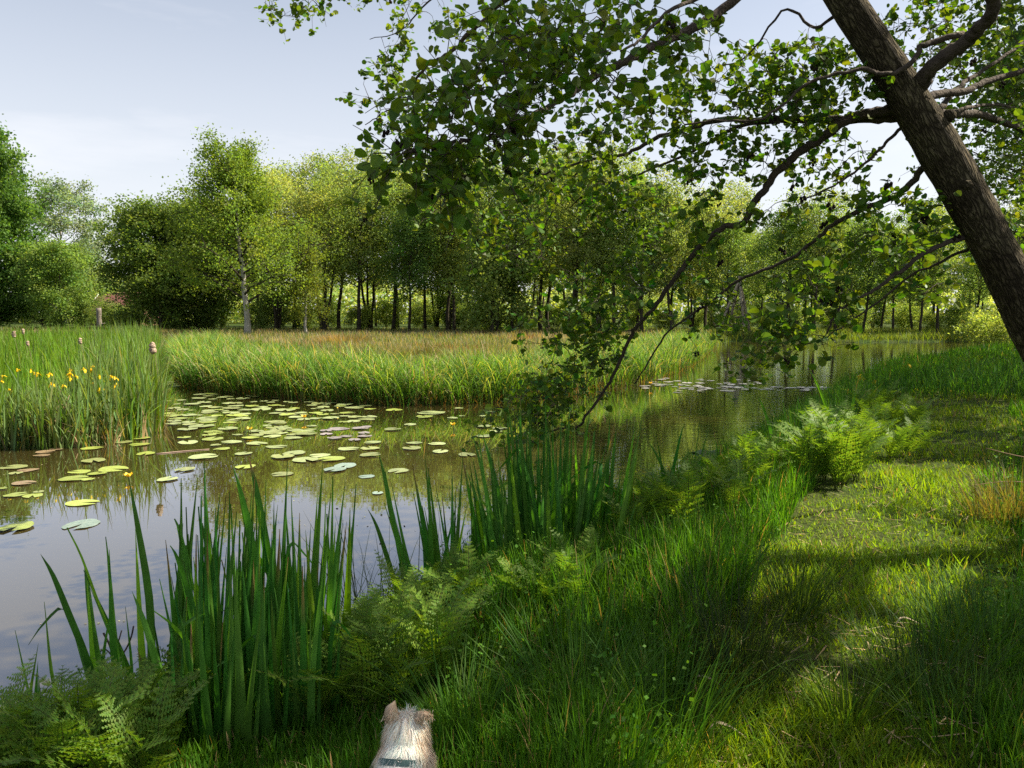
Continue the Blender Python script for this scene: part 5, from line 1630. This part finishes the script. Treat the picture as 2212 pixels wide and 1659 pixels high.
att, asz = [], []
for (cx, cy_, rx, ry, dd, ds, nsp, lsz) in BL:
    for _ in range(max(2, int(nsp * 0.19))):
        a_, rr_ = ra.rand() * 6.28, math.sqrt(ra.rand())
        c_ = at(cx + rx * rr_ * math.cos(a_), cy_ + ry * rr_ * math.sin(a_), dd + ds * ra.uniform(-1, 1))
        for _k in range(ra.randint(2, 7)):
            att.append(c_ + ra.randn(3) * np.array([.11, .13, .08]) * dd / 5.5)
            asz.append(lsz)
att = np.array(att); asz = np.array(asz)
N0 = np.array(allnodes)
dist = np.array([np.min(np.linalg.norm(N0 - a_, axis=1)) for a_ in att])
order = np.argsort(dist)
cap = len(N0) + 6 * len(att)
NB = np.zeros((cap, 3)); NB[:len(N0)] = N0
OW = np.zeros(cap, int); OW[:len(N0)] = owner
m_ = len(N0)
cone_sites = []
leafC = [[] for _ in BR]; leafN = [[] for _ in BR]; leafS = [[] for _ in BR]
for ai in order:
    a_ = att[ai]
    dd = np.linalg.norm(NB[:m_] - a_, axis=1)
    k = int(np.argmin(dd))
    L0 = dd[k]
    bi = OW[k]
    b_ = NB[k]
    t = np.linspace(0, 1, 6)[:, None]
    bow = np.array([0, 0, 1.0]) * L0 * 0.16 + ra.randn(3) * L0 * 0.10
    C = b_ + (a_ - b_) * t + bow * np.sin(t * math.pi) + ra.randn(6, 3) * L0 * 0.02 * np.sin(t * math.pi)
    rb = 0.0022 + 0.0045 * min(L0, 1.4)
    tube(mbw[bi], C - A0_, np.linspace(rb, 0.0014, 6), 5, cap=False)
    NB[m_:m_ + 5] = C[1:]; OW[m_:m_ + 5] = bi; m_ += 5
    # twiglets carrying the leaves
    dirv = nrm(C[-1] - C[-2])
    for w in range(3 if ra.rand() < .5 else 2):
        s = C[-1 - (w % 3)] if L0 > .2 else C[-1]
        e = s + nrm(dirv * .6 + ra.randn(3) * .8 + np.array([0, 0, -.15])) * ra.uniform(.07, .20)
        tube(mbw[bi], np.array([s, (s + e) / 2 + ra.randn(3) * .008, e]) - A0_, [.0017, .0014, .001], 4, cap=False)
        n = ra.randint(3, 7)
        f = ra.uniform(.15, 1.05, n)[:, None]
        leafC[bi].append(s + (e - s) * f + ra.randn(n, 3) * .018)
        leafN[bi].append(ra.randn(n, 3) * .75 + np.array([0, 0, .75]))
        leafS[bi].append(asz[ai] * (.35 + .9 * ra.beta(2, 1.6, n)))
        if ra.rand() < 0.05: cone_sites.append((bi, e))
for bi in range(len(BR)):
    br = mbw[bi].build('branch', M['twig'], alder)
    if leafC[bi]:
        C = np.concatenate(leafC[bi]); Nn = np.concatenate(leafN[bi]); Sz = np.concatenate(leafS[bi])
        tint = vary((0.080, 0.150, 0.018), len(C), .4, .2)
        leaf_set(mbl[bi], C - A0_, Sz, Nn, tint, 'round', .3)
        mbl[bi].build('foliage', M['alder_leaf'], br, smooth=False)
# cone clusters
mb = MB()
for q in range(4):
    c = np.array([(.012, 0, -.03), (-.012, .006, -.036), (.002, -.014, -.024), (0.004, .01, -.045)][q])
    zz = np.linspace(-1, 1, 6)
    tube(mb, np.column_stack([c[0] + 0 * zz, c[1] + 0 * zz, c[2] + .010 * zz]), .0078 * np.sqrt(np.clip(1.05 - zz ** 2, .05, 1)), 7, rough=.25)
    tube(mb, [(0, 0, 0), c + [0, 0, .01]], .0009, 4, cap=False)
conem = mb.mesh('cone_cluster', M['cone'])
for bi, e in cone_sites[:95]:
    c = link(bpy.data.objects.new('cone_cluster', conem)); c.parent = alder
    c.location = e - A0_; c.rotation_euler = (0, 0, ra.rand() * 6); s = ra.uniform(.8, 1.5) * (.55 if bi == 10 else 1); c.scale = (s, s, s)

# mostly unseen upper crown, placed to shade the bank, its gaps cut for sun patches
PATCH = [(1810, 970, 140, 140), (1930, 965, 50, 40), (2030, 1012, 140, 34), (2150, 1060, 115, 58), (2090, 1165, 95, 34), (1800, 1440, 80, 34), (1900, 1330, 55, 24), (1570, 1610, 190, 58), (1740, 1510, 70, 30), (1175, 1290, 70, 55), (1270, 1690, 70, 60), (1500, 1140, 50, 25), (1560, 1020, 35, 22), (640, 1400, 50, 60), (460, 1560, 40, 50), (170, 1650, 150, 60), (860, 1420, 70, 45), (1690, 980, 40, 35)]
LIT = [(at(1760, 670, 4.8), .75), (at(1100, 500, 6.3), .9), (at(1560, 330, 5.4), .6), (at(1700, 430, 5.2), .5), (at(1830, 200, 5.3), .35)]  # sprays whose line to the sun is kept clear of crown leaves
sites, sz = [], []
tries = 0
while len(sites) < 1500 and tries < 30000:
    tries += 1
    gxp, gyp = ra.uniform(-3.2, 7.0), ra.uniform(1.0, 13.5)
    if sdist(np.array([gxp]), np.array([gyp]))[0] < -1.3: continue
    g = np.array([gxp, gyp, 0.6])
    qx, qy = project(g)
    if gxp < 0.3 and gyp > 3.4 and ra.rand() < .62: continue
    if any(((qx - x) / rx) ** 2 + ((qy - y) / ry) ** 2 < 1.25 for x, y, rx, ry in PATCH): continue
    h_ = ra.uniform(4.6, 9.2)
    c = g + SUN * (h_ / SUN[2])
    ux, uy = project(c)
    if -100 < ux < 1950 and uy > -130: continue          # leave the open sky of the picture alone
    if ux < 2080 and uy > -60: continue
    if any(np.linalg.norm(np.cross(c - p_, SUN)) < r_ for p_, r_ in LIT): continue
    if np.hypot(c[0] - 3.0, c[1] - 6.0) > 11: continue
    sites.append(c)
sites = np.array(sites)
UL = [[(1730, -150), (1800, -420), (2000, -700), (2300, -900)], [(1640, -330), (1900, -800), (2100, -1500)], [(2100, -120), (2250, -350), (2500, -500), (2900, -650)], [(1580, -520), (1300, -900), (900, -1500)], [(1700, -200), (2100, -520), (2700, -900), (3300, -1000)], [(2350, 100), (2700, -100), (3100, -250), (3600, -350)], [(1540, -720), (1700, -1300), (1900, -2200)], [(2480, 420), (2800, 300), (3200, 100)]]
mbw2, mbl2 = MB(), MB()
nd = []
for pts in UL:
    C = smooth_path(np.array([at(x, y, 5.0 + .35 * k) for k, (x, y) in enumerate(pts)]), 5)
    tube(mbw2, C - A0_, np.linspace(.045, .012, len(C)), 8)
    nd += list(C)
nd = np.array(nd)
if len(sites):
    dist = np.array([np.min(np.linalg.norm(nd - a_, axis=1)) for a_ in sites])
    NB = np.zeros((len(nd) + 5 * len(sites), 3)); NB[:len(nd)] = nd
    m_ = len(nd)
    LC, LN, LS = [], [], []
    for ai in np.argsort(dist):
        a_ = sites[ai]
        dd = np.linalg.norm(NB[:m_] - a_, axis=1)
        k = int(np.argmin(dd)); L0 = dd[k]; b_ = NB[k]
        t = np.linspace(0, 1, 5)[:, None]
        C = b_ + (a_ - b_) * t + (np.array([0, 0, .12]) + ra.randn(3) * .08) * L0 * np.sin(t * math.pi)
        tube(mbw2, C - A0_, np.linspace(.003 + .005 * min(L0, 1.5), .0018, 5), 4, cap=False)
        NB[m_:m_ + 4] = C[1:]; m_ += 4
        n = 22
        LC.append(a_ + ra.randn(n, 3) * .20); LN.append(ra.randn(n, 3) * .7 + SUN * .8); LS.append(ra.uniform(.07, .125, n))
    up = mbw2.build('branch', M['twig'], alder)
    C, LS, LN = np.concatenate(LC), np.concatenate(LS), np.concatenate(LN)
    ok = np.ones(len(C), bool)             # leaves left out to let the sun onto the chosen patches
    for zg in (.5, .9):
        qx, qy = project(C - SUN * ((C[:, 2:3] - zg) / SUN[2]))
        for x, y, rx, ry in PATCH:
            ok &= ((qx - x) / rx) ** 2 + ((qy - y) / ry) ** 2 > 1.0
    C, LS, LN = C[ok], LS[ok], LN[ok]
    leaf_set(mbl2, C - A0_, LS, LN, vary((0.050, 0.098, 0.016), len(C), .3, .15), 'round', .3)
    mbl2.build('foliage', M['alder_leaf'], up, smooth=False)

# neighbour alders farther along the path, crowns reaching into the frame's edge
NA = make_tree(11, 8.5, 0.12, 26000, 0.12, (0.060, 0.105, 0.018), limbs=46, shape='round', clump=.42, twig=7, seed=71, trunk_r=.17, mat='bark_far')
for (X_, Y_, sc, rz, lb) in [(16.2, 19.2, .95, 5.0, 'leafy alder second along the path, its crown hanging behind the leaning trunk'), (13.4, 15.0, 1.0, 1.0, 'leafy alder just beyond the leaning one, mostly cut off by the frame edge'), (20.3, 25.5, 1.0, 2.5, 'leafy alder farther along the path behind the leaning trunk'), (25, 32.5, 1.0, 4.0, 'leafy alder at the far end of the path near the water')]:
    place_tree('alder_tree', NA, (X_, Y_, .3), lb, rz=rz, sc=sc)

# ------------------------------------------------------------------ the dog
DX, DY = at(868, 1580, 2.16)[0], 2.13
dz = float(height(np.array([DX]), np.array([DY - .2]))[0])


def ellipsoid(mb, c, rad, rot=0.0, nu=14, nv=10, tilt=0.0):
    u = np.linspace(0, 2 * math.pi, nu, endpoint=False)
    v = np.linspace(0.0, math.pi, nv)
    V = np.array([[math.sin(b) * math.cos(a), math.sin(b) * math.sin(a), math.cos(b)] for b in v for a in u]) * np.asarray(rad)
    if tilt:
        Rm = np.array(Matrix.Rotation(tilt, 3, 'X')); V = V @ Rm.T
    i, j = np.meshgrid(np.arange(nv - 1), np.arange(nu), indexing='ij')
    a = i * nu + j; b = i * nu + (j + 1) % nu
    mb.add(V + np.asarray(c), np.stack([a, a + nu, b + nu, b], -1).reshape(-1, 4))


dog = empty('dog', (DX, DY, dz), R(-6))
dog.scale = (.72, .74, .76)
tag(dog, 'white terrier with tan ears and cheeks, seen from behind, watching the pond', 'dog')
mb = MB()
# trunk of the body, rump towards the camera side, chest towards the pond (+y)
tube(mb, smooth_path([(0, -.46, .31), (0, -.36, .315), (0, -.22, .30), (0, -.08, .30), (0.0, .03, .335), (0, .075, .40), (0.0, .095, .445)], 4), np.interp(np.linspace(0, 1, 25), [0, .15, .4, .65, .8, .92, 1], [.06, .096, .104, .114, .106, .090, .078]), 16)
ellipsoid(mb, (0, .105, .472), (.077, .080, .070))                # skull
ellipsoid(mb, (0, .175, .445), (.036, .06, .032), tilt=.15)       # muzzle
ellipsoid(mb, (.045, .10, .44), (.034, .045, .045)); ellipsoid(mb, (-.045, .10, .44), (.034, .045, .045))
for s in (-1, 1):
    tube(mb, [(s * .065, .0, .30), (s * .075, .0, .2), (s * .07, .01, .10), (s * .07, .015, .03)], [.045, .034, .024, .022], 10)
    ellipsoid(mb, (s * .07, .03, .02), (.025, .038, .02))
    tube(mb, smooth_path([(s * .06, -.38, .30), (s * .08, -.36, .2), (s * .075, -.43, .115), (s * .07, -.405, .03)], 3), np.linspace(.062, .022, 10), 10)
    ellipsoid(mb, (s * .07, -.385, .02), (.025, .038, .02))
tube(mb, smooth_path([(0, -.45, .35), (0, -.51, .42), (0, -.50, .50), (0, -.46, .55)], 3), np.linspace(.026, .012, 10), 8)
body0 = mb.build('body', plain('white_coat', (0.80, 0.77, 0.72), .85, .15, noise=9, col2=(.72, .66, .58)), dog)
rm = body0.modifiers.new('r', 'REMESH'); rm.mode = 'VOXEL'; rm.voxel_size = .009
sm_ = body0.modifiers.new('s', 'SMOOTH'); sm_.iterations = 5; sm_.factor = .6
bpy.context.view_layer.update()
dg = bpy.context.evaluated_depsgraph_get()
me2 = bpy.data.meshes.new_from_object(body0.evaluated_get(dg))
body0.modifiers.clear()
body0.data = me2
me2.polygons.foreach_set('use_smooth', [True] * len(me2.polygons))
BVv = np.array([v.co[:] for v in me2.vertices]); BVn = np.array([v.normal[:] for v in me2.vertices])
# ears: half-pricked, tips folding
for s in (-1, 1):
    mb = MB()
    if s < 0: Cc = [(-.048, .085, .520), (-.058, .076, .556), (-.060, .084, .584), (-.052, .104, .590)]
    else: Cc = [(.048, .085, .520), (.068, .076, .558), (.094, .080, .562), (.112, .090, .530)]
    Cc = smooth_path(Cc, 4); m = len(Cc)
    ww = .034 * np.array([1 - (k / (m - 1)) ** 2 * .8 for k in range(m)])
    sd = np.array([.75 * s * -1 * -1, -.65, 0]) if s > 0 else np.array([.8, .6, 0])
    sd = nrm(sd)
    V = np.stack([Cc - sd * ww[:, None], Cc + np.array([0, -.010, .006]), Cc + sd * ww[:, None], Cc + np.array([0, .012, 0])], 1).reshape(-1, 3)
    i = np.arange(m - 1)[:, None] * 4
    mb.add(V, np.concatenate([i + [0, 1, 5, 4], i + [1, 2, 6, 5], i + [2, 3, 7, 6], i + [3, 0, 4, 7]]), (0.52, 0.39, 0.27))
    ear = mb.build('ear', M['fur'], dog)
for s in (-1, 1):
    mb = MB(); ellipsoid(mb, (s * .033, .163, .478), (.010, .008, .010), nu=10, nv=7)
    mb.build('eye', plain('dog_eye', (.01, .007, .005), .1, .6), dog)
mb = MB(); ellipsoid(mb, (0, .236, .45), (.015, .012, .012), nu=10, nv=7)
mb.build('nose', plain('dog_nose', (.012, .01, .01), .35, .5), dog)
# collar: grey-green band round the neck with a small ring
mb = MB()
th = np.linspace(0, 2 * math.pi, 33)
cN = np.array([0, .047, .374]); ax = nrm(np.array([0, .50, .86]))
e1 = np.array([1., 0, 0]); e2 = np.cross(ax, e1)
ring = cN + np.outer(np.cos(th), e1) * .110 + np.outer(np.sin(th), e2) * .112
V = np.stack([ring - ax * .012, ring + ax * .012], 1).reshape(-1, 3)
i = np.arange(32)[:, None] * 2
mb.add(V, i + [0, 1, 3, 2])
col = mb.build('collar', plain('collar_band', (0.06, 0.11, 0.105), .7, noise=60, col2=(.10, .16, .15)), dog)
mb = MB()
rg = cN - e2 * .118 * (1 if e2[1] > 0 else -1) + [0.01, 0, .012]
tube(mb, rg + np.column_stack([np.cos(th), 0 * th, np.sin(th)]) * .009, .0022, 5, cap=False)
mb.build('ring', plain('steel_ring', (.5, .5, .48), .3, .5, metal=1.0), col)
# coat: loose wiry hair
rd = np.random.RandomState(9)
nh = 42000
wgt = 1 + 2.5 * (BVv[:, 2] > .38)
pi = rd.choice(len(BVv), nh, p=wgt / wgt.sum())
hp_, hn = BVv[pi] + rd.randn(nh, 3) * .003, BVn[pi]
c = ~((np.abs(np.abs((hp_ - cN) @ ax)) < .017) & (hp_[:, 1] < .16)) & ~((hp_[:, 1] > .205) & (hp_[:, 2] > .42))
hp_, hn = hp_[c], hn[c]
nh = len(hp_)
headz = hp_[:, 2] > .37
flow = np.where(headz[:, None], np.array([0, -.35, -1.0]), np.array([0, -1.0, -.35]))
flow = flow + np.column_stack([0.5 * np.sign(hp_[:, 0]) * headz * (np.abs(hp_[:, 0]) / .07), 0 * hp_[:, 0], 0 * hp_[:, 0]])
lock = np.column_stack([vnoise(hp_[:, 0] * 60, hp_[:, 2] * 45, 1, k) for k in (1, 2, 3)]) * .75
fl = nrm(flow + lock + rd.randn(nh, 3) * .13)
fl = nrm(fl - hn * (fl * hn).sum(1, keepdims=True) * .8 + hn * .28)
ln = np.where(headz, rd.uniform(.025, .065, nh), rd.uniform(.018, .045, nh)) * np.where(hp_[:, 2] < .12, .4, 1)
sd = nrm(np.cross(fl, hn))
w = .0010
t = np.array([0, .35, .7, 1.0])[None, :, None]
Cc = hp_[:, None] + fl[:, None] * (ln[:, None, None] * t) + np.array([0, 0, -1.0]) * (ln[:, None, None] * .28 * t ** 2)
wv = (w * np.array([1, .9, .6, .1]))[None, :, None]
V = np.stack([Cc - sd[:, None] * wv, Cc + sd[:, None] * wv], 2).reshape(-1, 3)
base = np.arange(nh)[:, None] * 8 + np.arange(3)[None] * 2
x, z = hp_[:, 0] + rd.randn(nh) * .008, hp_[:, 2] + rd.randn(nh) * .008
tan = (hp_[:, 1] > -.25) & (((z > .515) & (rd.rand(nh) < .32)) | ((z > .40) & (np.abs(x) > .047 + .32 * np.clip(.50 - z, 0, 1))) | ((z > .37) & (x > .066) & (hp_[:, 1] > .0)))
tint = np.where(tan[:, None], vary((0.72, 0.59, 0.44), nh, .2), vary((0.92, 0.89, 0.82), nh, .06))
mb = MB()
mb.add(V, np.stack([base, base + 1, base + 3, base + 2], -1).reshape(-1, 4), np.repeat(tint, 8, 0))
# ear fringes
for s in (-1, 1):
    k = 420
    f = rd.rand(k)
    if s < 0: b_ = np.array([-.054, .074, .522]) + np.column_stack([rd.randn(k) * .018 * (1.2 - f), rd.randn(k) * .008, f * .062])
    else: b_ = np.array([.052, .074, .525]) + np.column_stack([f * .055 + rd.randn(k) * .010, rd.randn(k) * .008, .040 * np.sin(f * 2.7) + rd.randn(k) * .008])
    dirs = nrm(np.column_stack([.35 * s * np.ones(k), -.6 * np.ones(k), -.55 + 0 * f]) + rd.randn(k, 3) * .35)
    sdv = nrm(np.cross(dirs, np.array([0.1, 1, .2])))
    l_ = rd.uniform(.008, .020, k)
    C2 = b_[:, None] + dirs[:, None] * (l_[:, None, None] * t)
    V = np.stack([C2 - sdv[:, None] * wv, C2 + sdv[:, None] * wv], 2).reshape(-1, 3)
    base = np.arange(k)[:, None] * 8 + np.arange(3)[None] * 2
    mb.add(V, np.stack([base, base + 1, base + 3, base + 2], -1).reshape(-1, 4), np.repeat(vary((0.66, 0.52, 0.37), k, .25), 8, 0))
mb.build('fur', M['fur'], dog)
